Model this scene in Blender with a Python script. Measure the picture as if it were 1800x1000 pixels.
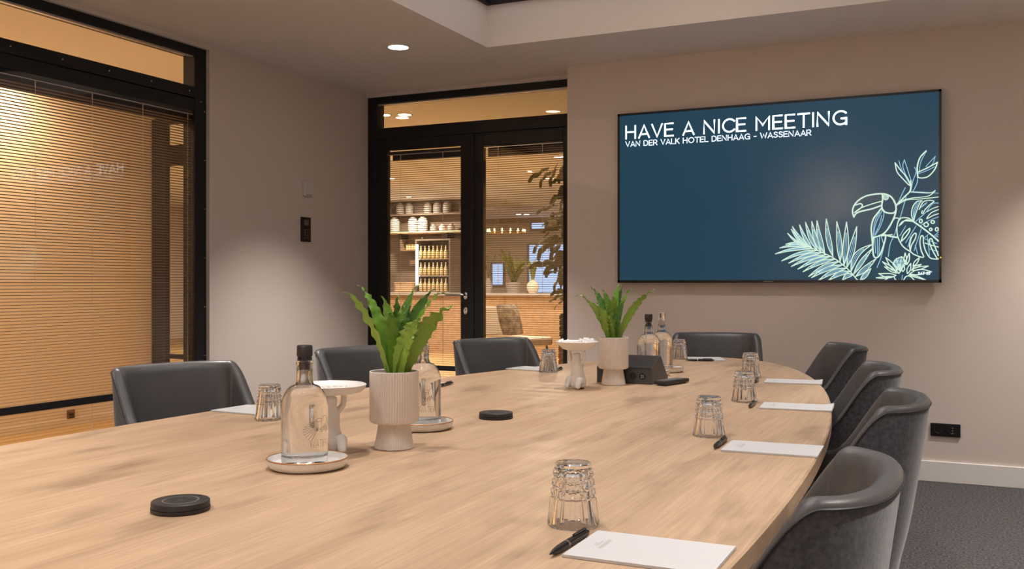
import bpy, bmesh, math, random
from math import sin, cos, pi, radians, sqrt, atan2
from mathutils import Vector, Matrix

S = bpy.context.scene
C = S.collection
for o in list(bpy.data.objects):
    bpy.data.objects.remove(o)

# ------------------------------------------------------------------ camera
F, CX, CY, CAMZ, YAW = 1694.0, 900.0, 497.0, 1.132, radians(25.17)
cd = bpy.data.cameras.new('camera'); cam = bpy.data.objects.new('camera', cd); C.objects.link(cam)
cam.location = (0, 0, CAMZ); cam.rotation_euler = (pi/2, 0, YAW)
cd.sensor_width = 36; cd.lens = 36*F/1800; cd.shift_y = -3/1800; cd.clip_start = .02; cd.clip_end = 100
S.camera = cam

# ------------------------------------------------------------------ world, exposure
w = bpy.data.worlds.new('world'); S.world = w; w.use_nodes = True
w.node_tree.nodes['Background'].inputs[0].default_value = (.9, .75, .6, 1)
w.node_tree.nodes['Background'].inputs[1].default_value = .05
S.view_settings.view_transform = 'Standard'; S.view_settings.look = 'None'
S.view_settings.gamma = 1; S.view_settings.use_curve_mapping = False
S.view_settings.exposure = 0.25
S.cycles.use_denoising = True
S.cycles.max_bounces = 14; S.cycles.transmission_bounces = 12; S.cycles.transparent_max_bounces = 24
S.cycles.glossy_bounces = 5; S.cycles.diffuse_bounces = 5
S.cycles.blur_glossy = .5; S.cycles.sample_clamp_indirect = 6

# lamp colours and powers
WARM = (1.0, .925, .87); HALLC = (1.0, .70, .40); LOBC = (1.0, .83, .63)
P_RING, P_TABLE, P_HALL, P_LOBBY = 215, 70, 48, 50

rnd = random.Random(7)
cT, sT = cos(YAW), sin(YAW)
def ray(px, py):
    a = (px-CX)/F; return (a*cT-sT, a*sT+cT, -(py-CY)/F)
def atz(px, py, z):
    v = ray(px, py); k = (z-CAMZ)/v[2]; return (k*v[0], k*v[1])
def atY(px, py, Y):
    v = ray(px, py); k = Y/v[1]; return (k*v[0], CAMZ+k*v[2])

# ------------------------------------------------------------------ materials
MATS = {}
def mat(name, col, rough=.5, metal=0, spec=.5, coat=0, emis=None, estr=0, trans=0, ior=1.45, bump=None, var=None, sheen=0):
    m = bpy.data.materials.new(name); m.use_nodes = True; nt = m.node_tree; b = nt.nodes['Principled BSDF']
    b.inputs['Base Color'].default_value = (*col, 1); b.inputs['Roughness'].default_value = rough
    b.inputs['Metallic'].default_value = metal; b.inputs['Specular IOR Level'].default_value = spec
    b.inputs['IOR'].default_value = ior; b.inputs['Transmission Weight'].default_value = trans
    b.inputs['Coat Weight'].default_value = coat; b.inputs['Sheen Weight'].default_value = sheen
    if emis: b.inputs['Emission Color'].default_value = (*emis, 1); b.inputs['Emission Strength'].default_value = estr
    if bump or var:
        tc = nt.nodes.new('ShaderNodeTexCoord')
    if bump:
        n = nt.nodes.new('ShaderNodeTexNoise'); n.inputs['Scale'].default_value = bump[0]; n.inputs['Detail'].default_value = 4
        bp = nt.nodes.new('ShaderNodeBump'); bp.inputs['Strength'].default_value = bump[1]; bp.inputs['Distance'].default_value = bump[2] if len(bump) > 2 else .002
        nt.links.new(tc.outputs['Object'], n.inputs['Vector']); nt.links.new(n.outputs['Fac'], bp.inputs['Height'])
        nt.links.new(bp.outputs['Normal'], b.inputs['Normal'])
    if var:  # (scale, colour2, contrast)
        n = nt.nodes.new('ShaderNodeTexNoise'); n.inputs['Scale'].default_value = var[0]; n.inputs['Detail'].default_value = 5
        r = nt.nodes.new('ShaderNodeValToRGB'); c = var[2] if len(var) > 2 else .15
        r.color_ramp.elements[0].position = .5-c; r.color_ramp.elements[1].position = .5+c
        r.color_ramp.elements[0].color = (*col, 1); r.color_ramp.elements[1].color = (*var[1], 1)
        nt.links.new(tc.outputs['Object'], n.inputs['Vector']); nt.links.new(n.outputs['Fac'], r.inputs['Fac'])
        nt.links.new(r.outputs['Color'], b.inputs['Base Color'])
    MATS[name] = m; return m

def emit(name, col, s):
    m = bpy.data.materials.new(name); m.use_nodes = True; nt = m.node_tree; nt.nodes.clear()
    e = nt.nodes.new('ShaderNodeEmission'); o = nt.nodes.new('ShaderNodeOutputMaterial')
    e.inputs[0].default_value = (*col, 1); e.inputs[1].default_value = s
    nt.links.new(e.outputs[0], o.inputs[0]); return m

def pane_mat(name, tint=(1, 1, 1), ior=1.5, rough=.0):
    m = bpy.data.materials.new(name); m.use_nodes = True; nt = m.node_tree; nt.nodes.clear()
    t = nt.nodes.new('ShaderNodeBsdfTransparent'); t.inputs[0].default_value = (*tint, 1)
    g = nt.nodes.new('ShaderNodeBsdfGlossy'); g.inputs['Roughness'].default_value = rough
    fr = nt.nodes.new('ShaderNodeFresnel'); fr.inputs[0].default_value = ior
    ge = nt.nodes.new('ShaderNodeNewGeometry'); mr = nt.nodes.new('ShaderNodeMapRange')   # same reflectance on both faces of the sheet
    mr.inputs['To Min'].default_value = ior; mr.inputs['To Max'].default_value = 1/ior
    nt.links.new(ge.outputs['Backfacing'], mr.inputs['Value']); nt.links.new(mr.outputs[0], fr.inputs[0])
    mx = nt.nodes.new('ShaderNodeMixShader'); o = nt.nodes.new('ShaderNodeOutputMaterial')
    nt.links.new(fr.outputs[0], mx.inputs[0]); nt.links.new(t.outputs[0], mx.inputs[1]); nt.links.new(g.outputs[0], mx.inputs[2])
    nt.links.new(mx.outputs[0], o.inputs[0]); return m

def wood_mat(name, c1, c2, c3, sc=(9, .9, 9), rough=.42, detail=1.0):
    m = bpy.data.materials.new(name); m.use_nodes = True; nt = m.node_tree; b = nt.nodes['Principled BSDF']; L = nt.links
    tc = nt.nodes.new('ShaderNodeTexCoord'); mp = nt.nodes.new('ShaderNodeMapping'); mp.inputs['Scale'].default_value = sc
    L.new(tc.outputs['Object'], mp.inputs['Vector'])
    n1 = nt.nodes.new('ShaderNodeTexNoise'); n1.inputs['Scale'].default_value = 1.0; n1.inputs['Detail'].default_value = 6; n1.inputs['Roughness'].default_value = .62; n1.inputs['Distortion'].default_value = .35
    L.new(mp.outputs[0], n1.inputs['Vector'])
    mp2 = nt.nodes.new('ShaderNodeMapping'); mp2.inputs['Scale'].default_value = (sc[0]*14, sc[1]*5, sc[2]*14); L.new(tc.outputs['Object'], mp2.inputs['Vector'])
    n2 = nt.nodes.new('ShaderNodeTexNoise'); n2.inputs['Scale'].default_value = 1; n2.inputs['Detail'].default_value = 4; L.new(mp2.outputs[0], n2.inputs['Vector'])
    mp3 = nt.nodes.new('ShaderNodeMapping'); mp3.inputs['Scale'].default_value = (sc[0]*.9, sc[1]*2.6, sc[2]); mp3.inputs['Location'].default_value = (3, 7, 1); L.new(tc.outputs['Object'], mp3.inputs['Vector'])
    n3 = nt.nodes.new('ShaderNodeTexNoise'); n3.inputs['Scale'].default_value = 1; n3.inputs['Detail'].default_value = 3; L.new(mp3.outputs[0], n3.inputs['Vector'])
    r1 = nt.nodes.new('ShaderNodeValToRGB'); r1.color_ramp.elements[0].position = .34; r1.color_ramp.elements[1].position = .66
    r1.color_ramp.elements[0].color = (*c2, 1); r1.color_ramp.elements[1].color = (*c1, 1); L.new(n1.outputs['Fac'], r1.inputs['Fac'])
    r3 = nt.nodes.new('ShaderNodeValToRGB'); r3.color_ramp.elements[0].position = .55; r3.color_ramp.elements[1].position = .72
    r3.color_ramp.elements[0].color = (0, 0, 0, 1); r3.color_ramp.elements[1].color = (.55, .55, .55, 1); L.new(n3.outputs['Fac'], r3.inputs['Fac'])
    mx = nt.nodes.new('ShaderNodeMixRGB'); mx.inputs[2].default_value = (*c3, 1); L.new(r3.outputs['Color'], mx.inputs[0]); L.new(r1.outputs['Color'], mx.inputs[1])
    r2 = nt.nodes.new('ShaderNodeValToRGB'); r2.color_ramp.elements[0].position = .3; r2.color_ramp.elements[1].position = .7
    k = 1-.22*detail; r2.color_ramp.elements[0].color = (k, k, k, 1); L.new(n2.outputs['Fac'], r2.inputs['Fac'])
    mu = nt.nodes.new('ShaderNodeMixRGB'); mu.blend_type = 'MULTIPLY'; mu.inputs[0].default_value = 1; L.new(mx.outputs[0], mu.inputs[1]); L.new(r2.outputs['Color'], mu.inputs[2])
    L.new(mu.outputs[0], b.inputs['Base Color']); b.inputs['Roughness'].default_value = rough; b.inputs['Specular IOR Level'].default_value = .4
    bp = nt.nodes.new('ShaderNodeBump'); bp.inputs['Strength'].default_value = .12; bp.inputs['Distance'].default_value = .001
    L.new(n2.outputs['Fac'], bp.inputs['Height']); L.new(bp.outputs[0], b.inputs['Normal'])
    return m

M = {}
M['wall'] = mat('wall_paint', (.66, .58, .525), .85, bump=(60, .05))
M['ceil'] = mat('ceiling_paint', (.80, .73, .68), .9, bump=(60, .04))
M['black'] = mat('black_frame', (.012, .011, .012), .5, spec=.3, bump=(40, .02))
M['blackmat'] = mat('black_matt_plastic', (.022, .021, .022), .45, bump=(200, .02))
M['farwall'] = mat('bounce_white_wall', (.86, .83, .80), .85, bump=(60, .05))  # for the unseen walls, set white to bounce more light
M['white'] = mat('white_skirting', (.80, .77, .74), .5, bump=(40, .02))
M['offwhite'] = mat('white_plastic', (.62, .58, .54), .45, bump=(90, .02))
M['oak'] = wood_mat('oak_table', (.63, .435, .285), (.50, .335, .210), (.26, .165, .105), sc=(13, 1.25, 13))
M['carpet'] = mat('carpet', (.042, .040, .041), .95, spec=.1, bump=(200, .9, .008), var=(95, (.15, .142, .142), .16))
M['leather'] = mat('charcoal_leather', (.060, .058, .061), .42, bump=(260, .18, .0015), var=(7, (.072, .070, .071), .25))
M['felt'] = mat('grey_felt', (.032, .033, .042), .95, spec=.15, bump=(130, .25, .002), var=(120, (.085, .086, .098), .22), sheen=.3)
M['piping'] = mat('dark_piping', (.018, .018, .02), .5, bump=(200, .1))
M['chairleg'] = mat('black_chair_leg', (.015, .014, .014), .4, bump=(80, .05))
M['pane'] = pane_mat('window_glass')
M['slat'] = mat('blind_slat', (.12, .085, .06), .5, bump=(50, .02))
M['cord'] = mat('blind_cord', (.75, .66, .55), .8, bump=(300, .1))
M['silver'] = mat('silver_strip', (.62, .58, .54), .3, metal=1, bump=(90, .02))
M['chrome'] = mat('chrome', (.75, .73, .7), .16, metal=1, bump=(30, .01))
M['glass'] = mat('clear_glass', (1, 1, 1), .0, trans=1, ior=1.48, bump=(3, .005))
M['water'] = mat('still_water', (.985, .99, .99), .0, trans=1, ior=1.33, bump=(2, .002))
M['porcelain'] = mat('white_porcelain', (.80, .775, .75), .32, coat=.3, bump=(40, .02))
M['saucer'] = mat('speckled_saucer', (.72, .70, .67), .3, coat=.4, var=(140, (.80, .785, .76), .2), bump=(60, .03))
M['gold'] = mat('brown_gold_rim', (.42, .21, .09), .35, metal=.4, bump=(200, .05))
M['pot'] = mat('ribbed_ceramic', (.74, .67, .62), .75, bump=(180, .15), var=(30, (.79, .73, .68), .3))
M['soil'] = mat('soil', (.035, .022, .014), .95, bump=(140, .9, .006), var=(90, (.07, .045, .03)))
M['leaf'] = mat('fern_leaf', (.085, .20, .018), .38, bump=(70, .25), var=(26, (.15, .30, .03), .3))
M['leaf2'] = mat('fern_leaf_dark', (.045, .135, .02), .38, bump=(70, .25), var=(26, (.10, .22, .03), .3))
M['leaf3'] = mat('fern_leaf_light', (.17, .30, .03), .4, bump=(70, .25), var=(22, (.24, .38, .06), .3))
M['paper'] = mat('paper', (.56, .56, .57), .7, bump=(200, .03))
M['sweet'] = mat('white_wrapper', (.86, .85, .84), .4, bump=(200, .05))
M['print'] = mat('grey_print', (.45, .45, .45), .7, bump=(200, .02))
M['etch'] = mat('etched_print', (.24, .20, .16), .6, bump=(200, .02))
M['pen'] = mat('black_pen', (.012, .011, .012), .22, bump=(90, .02))
M['penring'] = mat('pen_ring', (.35, .35, .36), .3, metal=1, bump=(90, .02))
M['ring'] = mat('grey_ring_print', (.13, .13, .13), .5, bump=(200, .02))
M['boxmetal'] = mat('charcoal_box', (.045, .045, .05), .42, bump=(150, .05))
M['key'] = mat('remote_key', (.22, .21, .20), .5, bump=(200, .02))
M['screenoff'] = mat('tv_body', (.008, .008, .009), .25, bump=(60, .01))
M['screen'] = mat('tv_screen_image', (.004, .006, .008), .20, emis=(.008, .039, .067), estr=1.0, bump=(400, .01), spec=.36)
M['tvtext'] = emit('tv_text_image', (.78, .90, 1.0), 2.2)
M['tvtext2'] = emit('tv_small_text_image', (.78, .90, 1.0), 1.2)
M['tvcream'] = emit('tv_cream_line_image', (.66, .86, .72), .85)
M['tvblue'] = emit('tv_blue_line_image', (.36, .66, .84), .72)
M['led'] = emit('yellow_led', (.9, .8, .02), 1.2)
M['lampdisc'] = emit('downlight_disc', (1, .90, .76), 14)
M['halldisc'] = emit('hall_downlight_disc', (1, .84, .62), 12)
M['panel'] = emit('fill_glow_ceiling', (1, .91, .85), .47)  # glow added to the raised ceiling panel as soft fill light
M['trimring'] = mat('white_trim', (.7, .66, .62), .5, bump=(40, .02))
M['strip'] = emit('led_strip', (1, .93, .80), 4.5)
M['hallwall'] = mat('hall_wall', (.80, .70, .58), .8, bump=(40, .04))
M['hallceil'] = mat('hall_ceiling', (.88, .86, .84), .85, bump=(40, .03))
M['hallfloor'] = wood_mat('hall_floor', (.70, .48, .22), (.56, .36, .15), (.36, .22, .09), sc=(6, .8, 6), rough=.4)
M['barwood'] = wood_mat('bar_wood', (.62, .42, .26), (.54, .35, .20), (.42, .27, .16), sc=(1, 6, 1), rough=.5)
M['barback'] = mat('bar_back_wall', (.20, .15, .11), .8, bump=(10, .1), var=(3, (.27, .21, .16), .3))
M['shelf'] = mat('pale_shelf', (.70, .50, .32), .5, bump=(20, .05))
M['stone'] = mat('stone_top', (.45, .42, .40), .4, bump=(20, .02))
M['grey'] = mat('grey_crockery', (.33, .29, .26), .5, bump=(20, .02))
M['brass'] = mat('brass', (.65, .42, .14), .3, metal=1, bump=(20, .02))
M['bottlegold'] = mat('amber_bottle', (.75, .58, .30), .15, spec=.7, bump=(20, .02))
M['daylight'] = emit('daylight_window', (.50, .66, 1.0), .95)
M['lobchair'] = mat('cream_chair', (.78, .68, .55), .6, bump=(40, .05))
M['cushion'] = mat('speckled_cushion', (.16, .12, .09), .9, var=(16, (.50, .40, .30), .15), bump=(60, .2))
M['lobleaf'] = mat('lobby_leaf', (.085, .10, .015), .5, bump=(30, .1), var=(4, (.19, .19, .03), .3))
M['bark'] = mat('bark', (.12, .08, .05), .9, bump=(50, .4))
M['crate'] = mat('brown_crate', (.20, .10, .05), .7, bump=(30, .2))
M['flame'] = emit('bulb', (1, .78, .38), 5)
M['laptop'] = emit('till_screen', (.75, .75, 1.0), .7)

# ------------------------------------------------------------------ mesh helpers
class MB:
    def __init__(s): s.v = []; s.f = []; s.mi = []
    def add(s, vs, fs, mi=0):
        n = len(s.v); s.v += [tuple(p) for p in vs]; s.f += [tuple(i+n for i in q) for q in fs]; s.mi += [mi]*len(fs); return s
    def box(s, x0, x1, y0, y1, z0, z1, b=0, mi=0):
        if x0 > x1: x0, x1 = x1, x0
        if y0 > y1: y0, y1 = y1, y0
        if z0 > z1: z0, z1 = z1, z0
        if b <= 0:
            return s.add([(x, y, z) for x in (x0, x1) for y in (y0, y1) for z in (z0, z1)],
                         [(0, 1, 3, 2), (4, 6, 7, 5), (0, 4, 5, 1), (2, 3, 7, 6), (0, 2, 6, 4), (1, 5, 7, 3)], mi)
        bm = bmesh.new(); bmesh.ops.create_cube(bm, size=1)
        for v in bm.verts: v.co = Vector(((x0+x1)/2+v.co.x*(x1-x0), (y0+y1)/2+v.co.y*(y1-y0), (z0+z1)/2+v.co.z*(z1-z0)))
        bmesh.ops.bevel(bm, geom=bm.edges[:], offset=b, segments=2, profile=.5, affect='EDGES')
        bm.verts.index_update(); vs = [v.co[:] for v in bm.verts]; fs = [[v.index for v in f.verts] for f in bm.faces]; bm.free()
        return s.add(vs, fs, mi)
    def lathe(s, prof, n=32, c=(0, 0, 0), mi=0, closed=False, rot=0):
        vs = []; fs = []; m = len(prof)
        for r, z in prof:
            for k in range(n):
                a = 2*pi*k/n+rot; vs.append((c[0]+max(r, 1e-5)*cos(a), c[1]+max(r, 1e-5)*sin(a), c[2]+z))
        R = m if closed else m-1
        for i in range(R):
            for k in range(n):
                j = (i+1) % m; fs.append((i*n+k, i*n+(k+1) % n, j*n+(k+1) % n, j*n+k))
        return s.add(vs, fs, mi)
    def tube(s, pts, r, n=8, mi=0, cap=True, closed=False):
        pts = [Vector(p) for p in pts]; N = len(pts); rs = r if isinstance(r, (list, tuple)) else [r]*N
        vs = []; fs = []; up = None
        for i, p in enumerate(pts):
            if closed: t = pts[(i+1) % N]-pts[i-1]
            else: t = pts[min(i+1, N-1)]-pts[max(i-1, 0)]
            t = t.normalized() if t.length > 1e-9 else Vector((0, 0, 1))
            if up is None: up = Vector((0, 0, 1)) if abs(t.z) < .9 else Vector((1, 0, 0))
            a = t.cross(up); a = a.normalized() if a.length > 1e-6 else t.orthogonal().normalized(); b = a.cross(t); up = b
            for k in range(n):
                q = 2*pi*k/n; vs.append(p+(a*cos(q)+b*sin(q))*rs[i])
        for i in range(N if closed else N-1):
            j = (i+1) % N
            for k in range(n): fs.append((i*n+k, i*n+(k+1) % n, j*n+(k+1) % n, j*n+k))
        if cap and not closed: fs += [tuple(range(n-1, -1, -1)), tuple((N-1)*n+k for k in range(n))]
        return s.add(vs, fs, mi)
    def prism(s, poly, z0, z1, mi=0):   # poly in xy, ccw
        n = len(poly); vs = [(x, y, z0) for x, y in poly]+[(x, y, z1) for x, y in poly]
        fs = [tuple(range(n-1, -1, -1)), tuple(range(n, 2*n))]+[(k, (k+1) % n, n+(k+1) % n, n+k) for k in range(n)]
        return s.add(vs, fs, mi)
    def ribbon(s, pts, wd, y, mi=0):    # flat stroke in the xz plane, facing -y
        P = [Vector((p[0], p[1])) for p in pts]; n = len(P); vs = []; fs = []
        for i in range(n):
            t = P[min(i+1, n-1)]-P[max(i-1, 0)]; t = t.normalized() if t.length > 1e-9 else Vector((1, 0)); nn = Vector((-t.y, t.x))
            e = Vector((0, 0))
            if i == 0: e = -t*wd*.5
            if i == n-1: e = t*wd*.5
            k = 1.0
            if 0 < i < n-1:
                d1 = (P[i]-P[i-1]); 
                if d1.length > 1e-9: k = min(1/max(abs(nn.dot(Vector((-d1.y, d1.x)).normalized())), .5), 1.6)
            for sg in (-.5, .5): q = P[i]+e+nn*wd*sg*k; vs.append((q.x, y, q.y))
        for i in range(n-1): fs.append((2*i, 2*i+2, 2*i+3, 2*i+1))
        return s.add(vs, fs, mi)
    def build(s, name, m, parent=None, smooth=False, auto=None, kind=None):
        me = bpy.data.meshes.new(name); me.from_pydata(s.v, [], s.f); me.update()
        for x in (m if isinstance(m, (list, tuple)) else [m]): me.materials.append(x)
        bm = bmesh.new(); bm.from_mesh(me); bmesh.ops.remove_doubles(bm, verts=bm.verts, dist=1e-6)
        if not s.flat: bmesh.ops.recalc_face_normals(bm, faces=bm.faces)
        bm.to_mesh(me); bm.free()
        if max(s.mi, default=0) > 0 and len(me.polygons) == len(s.mi): me.polygons.foreach_set('material_index', s.mi)
        if smooth:
            me.polygons.foreach_set('use_smooth', [True]*len(me.polygons))
            try: me.set_sharp_from_angle(angle=radians(auto or 40))
            except Exception: pass
        o = bpy.data.objects.new(name, me); C.objects.link(o)
        if parent: o.parent = parent
        if kind: o['kind'] = kind
        return o
    flat = False

def thing(name, label, cat, loc=(0, 0, 0), rz=0, group=None):
    o = bpy.data.objects.new(name, None); o.empty_display_size = .1; C.objects.link(o); o.location = loc; o.rotation_euler = (0, 0, rz)
    o['label'] = label; o['category'] = cat
    if group: o['group'] = group
    return o
def tag(o, label, cat, group=None):
    o['label'] = label; o['category'] = cat
    if group: o['group'] = group
    return o
def struct(name, mb, m, parent=None, smooth=False):
    o = mb.build(name, m, parent, smooth)
    if not parent: o['kind'] = 'structure'
    return o
def struct_root(name, loc=(0, 0, 0)):
    o = bpy.data.objects.new(name, None); C.objects.link(o); o.location = loc; o['kind'] = 'structure'; return o
def copy_of(o, parent=None, loc=None):
    c = o.copy(); C.objects.link(c); c.parent = parent
    if loc is not None: c.location = loc
    return c
def dup(root, loc, rz, label, group=None):
    r = root.copy(); C.objects.link(r); r.location = loc; r.rotation_euler = (0, 0, rz); r['label'] = label
    if group: r['group'] = group
    for ch in list(root.children):
        c = copy_of(ch, r)
        for g in list(ch.children): copy_of(g, c)
    return r
def cr(pts, n=8, closed=False):     # Catmull-Rom
    P = [tuple(p) for p in pts]; N = len(P); out = []
    if N < 3: return P
    rng = range(N if closed else N-1); D = len(P[0])
    for i in rng:
        p0 = P[i-1] if (closed or i > 0) else P[0]; p1 = P[i]; p2 = P[(i+1) % N]; p3 = P[(i+2) % N] if (closed or i+2 < N) else P[-1]
        for k in range(n):
            t = k/n; out.append(tuple(.5*((2*p1[d])+(-p0[d]+p2[d])*t+(2*p0[d]-5*p1[d]+4*p2[d]-p3[d])*t*t+(-p0[d]+3*p1[d]-3*p2[d]+p3[d])*t**3) for d in range(D)))
    out.append(P[0] if closed else P[-1]); return out
def sstep(a, b, x):
    t = min(max((x-a)/(b-a), 0), 1); return t*t*(3-2*t)

def spot(name, loc, power, col, ang=110, blend=.7, rad=.035, parent=None, target=None):
    l = bpy.data.lights.new(name, 'SPOT'); l.energy = power; l.color = col; l.spot_size = radians(ang); l.spot_blend = blend; l.shadow_soft_size = rad
    o = bpy.data.objects.new(name, l); C.objects.link(o); o.location = loc
    if target: o.rotation_euler = Vector(target).to_track_quat('-Z', 'Y').to_euler()
    if parent: o.parent = parent
    return o

# ------------------------------------------------------------------ stroke alphabet (cap height 1)
def arc(cx, cy, rx, ry, a0, a1, n=14):
    return [(cx+rx*cos(radians(a0+(a1-a0)*i/n)), cy+ry*sin(radians(a0+(a1-a0)*i/n))) for i in range(n+1)]
GL = {
 'H': (.78, [[(0, 0), (0, 1)], [(.70, 0), (.70, 1)], [(0, .52), (.70, .52)]]),
 'A': (.78, [[(0, 0), (.38, 1), (.76, 0)], [(.14, .28), (.62, .28)]]),
 'V': (.76, [[(0, 1), (.37, 0), (.74, 1)]]),
 'E': (.62, [[(.58, 0), (0, 0), (0, 1), (.57, 1)], [(0, .52), (.52, .52)]]),
 'N': (.82, [[(0, 0), (0, 1), (.74, 0), (.74, 1)]]),
 'I': (.10, [[(.03, 0), (.03, 1)]]),
 'C': (.78, [arc(.46, .5, .45, .5, 42, 318, 22)]),
 'M': (.94, [[(0, 0), (0, 1), (.43, .35), (.86, 1), (.86, 0)]]),
 'T': (.74, [[(0, 1), (.72, 1)], [(.36, 0), (.36, 1)]]),
 'G': (.84, [arc(.47, .5, .46, .5, 45, 270, 20)+[(.72, .06), (.82, .2), (.82, .45), (.52, .45)], [(.82, .45), (.82, 0)]]),
 'D': (.78, [[(0, 0), (0, 1), (.32, 1)]+arc(.30, .5, .42, .5, 90, -90, 14)+[(0, 0)]]),
 'R': (.70, [[(0, 0), (0, 1), (.36, 1)]+arc(.36, .72, .27, .28, 90, -90, 10)+[(0, .44)], [(.34, .44), (.66, 0)]]),
 'L': (.58, [[(0, 1), (0, 0), (.55, 0)]]),
 'K': (.68, [[(0, 0), (0, 1)], [(.62, 1), (.02, .42)], [(.2, .58), (.64, 0)]]),
 'O': (.98, [arc(.48, .5, .47, .5, 0, 360, 26)]),
 'W': (1.08, [[(0, 1), (.27, 0), (.53, .75), (.79, 0), (1.06, 1)]]),
 'S': (.64, [[(.56, .86), (.44, .97), (.28, 1.0), (.12, .95), (.05, .80), (.10, .64), (.30, .54), (.48, .46), (.58, .32), (.55, .14), (.40, .02), (.24, 0), (.09, .06), (0, .16)]]),
 '-': (.44, [[(.05, .42), (.38, .42)]]), ' ': (.30, []),
 '2': (.60, [[(.03, .8), (.12, .95), (.3, 1), (.5, .9), (.53, .7), (.40, .45), (0, 0), (.56, 0)]]),
 '0': (.66, [arc(.3, .5, .29, .5, 0, 360, 20)]),
}
def text_strokes(txt, gap):
    x = 0; out = []
    for ch in txt:
        wd, st = GL[ch]
        for p in st: out.append([(x+a, b) for a, b in p])
        x += wd+gap
    return out, x-gap
def put_text(mb, txt, x0, z0, width, h, wd, y, gap=.16, mi=0):
    st, tot = text_strokes(txt, gap); k = width/tot
    for p in st: mb.ribbon([(x0+a*k, z0+b*h) for a, b in p], wd, y, mi)
def put_letters(parent, m, txt, x0, z0, width, h, wd, y, gap):     # one part per letter
    tot = text_strokes(txt, gap)[1]; k = width/tot; x = 0
    for ch in txt:
        if GL[ch][1]:
            mb = MB()
            for p in GL[ch][1]: mb.ribbon([(x0+(x+a)*k, z0+b*h) for a, b in p], wd, y)
            mb.build('letter', m, parent)
        x += GL[ch][0]+gap

# =================================================================== SETTING
XA, YB, YT, ZC = -4.165, 6.25, 6.0, 2.58          # glazed wall, door wall, screen wall, lower ceiling
XR, YN = 1.85, -3.2
RX0, RX1, RY0, RY1, ZR = -2.66, .33, -1.9, 5.30, 2.835

struct('floor', MB().box(XA-.20, XR+.1, YN-.1, YB+.12, -.10, 0), M['carpet'])
c = MB()
c.box(XA-.2, RX0, YN-.1, YB+.15, ZC, ZC+.1); c.box(RX1, XR+.1, YN-.1, YB+.15, ZC, ZC+.1)
c.box(RX0, RX1, RY1, YB+.15, ZC, ZC+.1); c.box(RX0, RX1, YN-.1, RY0, ZC, ZC+.1)
# sides of the raised coffer
c.box(RX0-.05, RX0, RY0-.05, RY1+.05, ZC+.1, ZR+.08); c.box(RX1, RX1+.05, RY0-.05, RY1+.05, ZC+.1, ZR+.08)
c.box(RX0, RX1, RY1, RY1+.05, ZC+.1, ZR+.08); c.box(RX0, RX1, RY0-.05, RY0, ZC+.1, ZR+.08)
c.box(RX0, RX1, RY0, RY1, ZR+.045, ZR+.10)
ceil = struct('ceiling', c, M['ceil'])
t = MB(); g = .028
t.box(RX0, RX0+g, RY0, RY1, ZR, ZR+.045); t.box(RX1-g, RX1, RY0, RY1, ZR, ZR+.045)
t.box(RX0+g, RX1-g, RY1-g, RY1, ZR, ZR+.045); t.box(RX0+g, RX1-g, RY0, RY0+g, ZR, ZR+.045)
t.build('coffer_trim', M['black'], ceil)
MB().box(RX0+g, RX1-g, RY0+g, RY1-g, ZR+.040, ZR+.044).build('fill_glow_panel', M['panel'], ceil)

# screen wall (stands proud of the door wall), door wall head, glazed wall, right and rear walls
struct('wall_back', MB().box(-2.41, XR+.1, YT, YB+.15, 0, ZC), M['wall'])
struct('wall_head', MB().box(XA-.2, -2.41, YB-.02, YB+.15, 2.553, ZC), M['wall'])
WY0, WY1 = .75, 4.53
struct('wall_left', MB().box(XA-.12, XA, WY1, YB+.15, 0, ZC).box(XA-.12, XA, WY0, WY1, 2.551, ZC).box(XA-.12, XA, YN-.1, WY0, 0, ZC), M['wall'])
struct('wall_right', MB().box(XR, XR+.1, YN-.1, YB+.1, 0, ZC), M['farwall'])
struct('wall_front', MB().box(XA-.2, XR+.1, YN-.1, YN, 0, ZC), M['farwall'])
struct('baseboard_back', MB().box(-2.41, XR, YT-.015, YT, 0, .117, .003), M['white'])
struct('baseboard_left', MB().box(XA, XA+.015, WY1+.02, YB-.02, 0, .117, .003), M['white'])
struct('baseboard_right', MB().box(XR-.015, XR, YN, YT-.015, 0, .117, .003), M['white'])

# ---- hinges between plane coordinates (u along wall, d depth into room, z) and the world
def mapA(mb, X0):
    mb.v = [(X0+d, u, z) for u, d, z in mb.v]; return mb
def mapB(mb, Y0):
    mb.v = [(u, Y0-d, z) for u, d, z in mb.v]; return mb

def part_box(name, mp, base, m, u0, u1, d0, d1, z0, z1, parent, b=.003):
    return mp(MB().box(u0, u1, d0, d1, z0, z1, b), base).build(name, m, parent)

# window in the glazed wall
W1 = struct_root('window_1'); XW = -4.19
pb = lambda n, u0, u1, d0, d1, z0, z1, m='black', b=.003: part_box(n, mapA, XW, M[m], u0, u1, d0, d1, z0, z1, W1, b)
pb('frame_head', WY0, WY1, -.095, 0, 2.50, 2.551)
pb('glazing_bead', WY0+.09, WY1-.095, -.035, -.012, 2.488, 2.50, 'silver', .001)
pb('frame_jamb', WY1-.095, WY1, -.095, 0, 0, 2.50)
pb('frame_jamb', WY0, WY0+.09, -.095, 0, 0, 2.50)
pb('frame_transom', WY0+.09, WY1-.095, -.095, .004, 2.244, 2.310)
pb('frame_transom', WY0+.09, WY1-.095, -.095, -.004, 2.170, 2.240)
pb('frame_rail', WY0+.09, WY1-.095, -.010, .002, .491, .529)
pb('frame_sill', WY0+.09, WY1-.095, -.095, 0, 0, .07)
pb('outer_frame_head', WY0+.09, WY1-.095, -.095, -.075, 2.09, 2.170)
pb('pane', WY0+.09, WY1-.095, -.008, -.005, 2.310, 2.50, 'pane', 0)
pb('pane', WY0+.09, WY1-.095, -.008, -.005, .529, 2.170, 'pane', 0)
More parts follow.
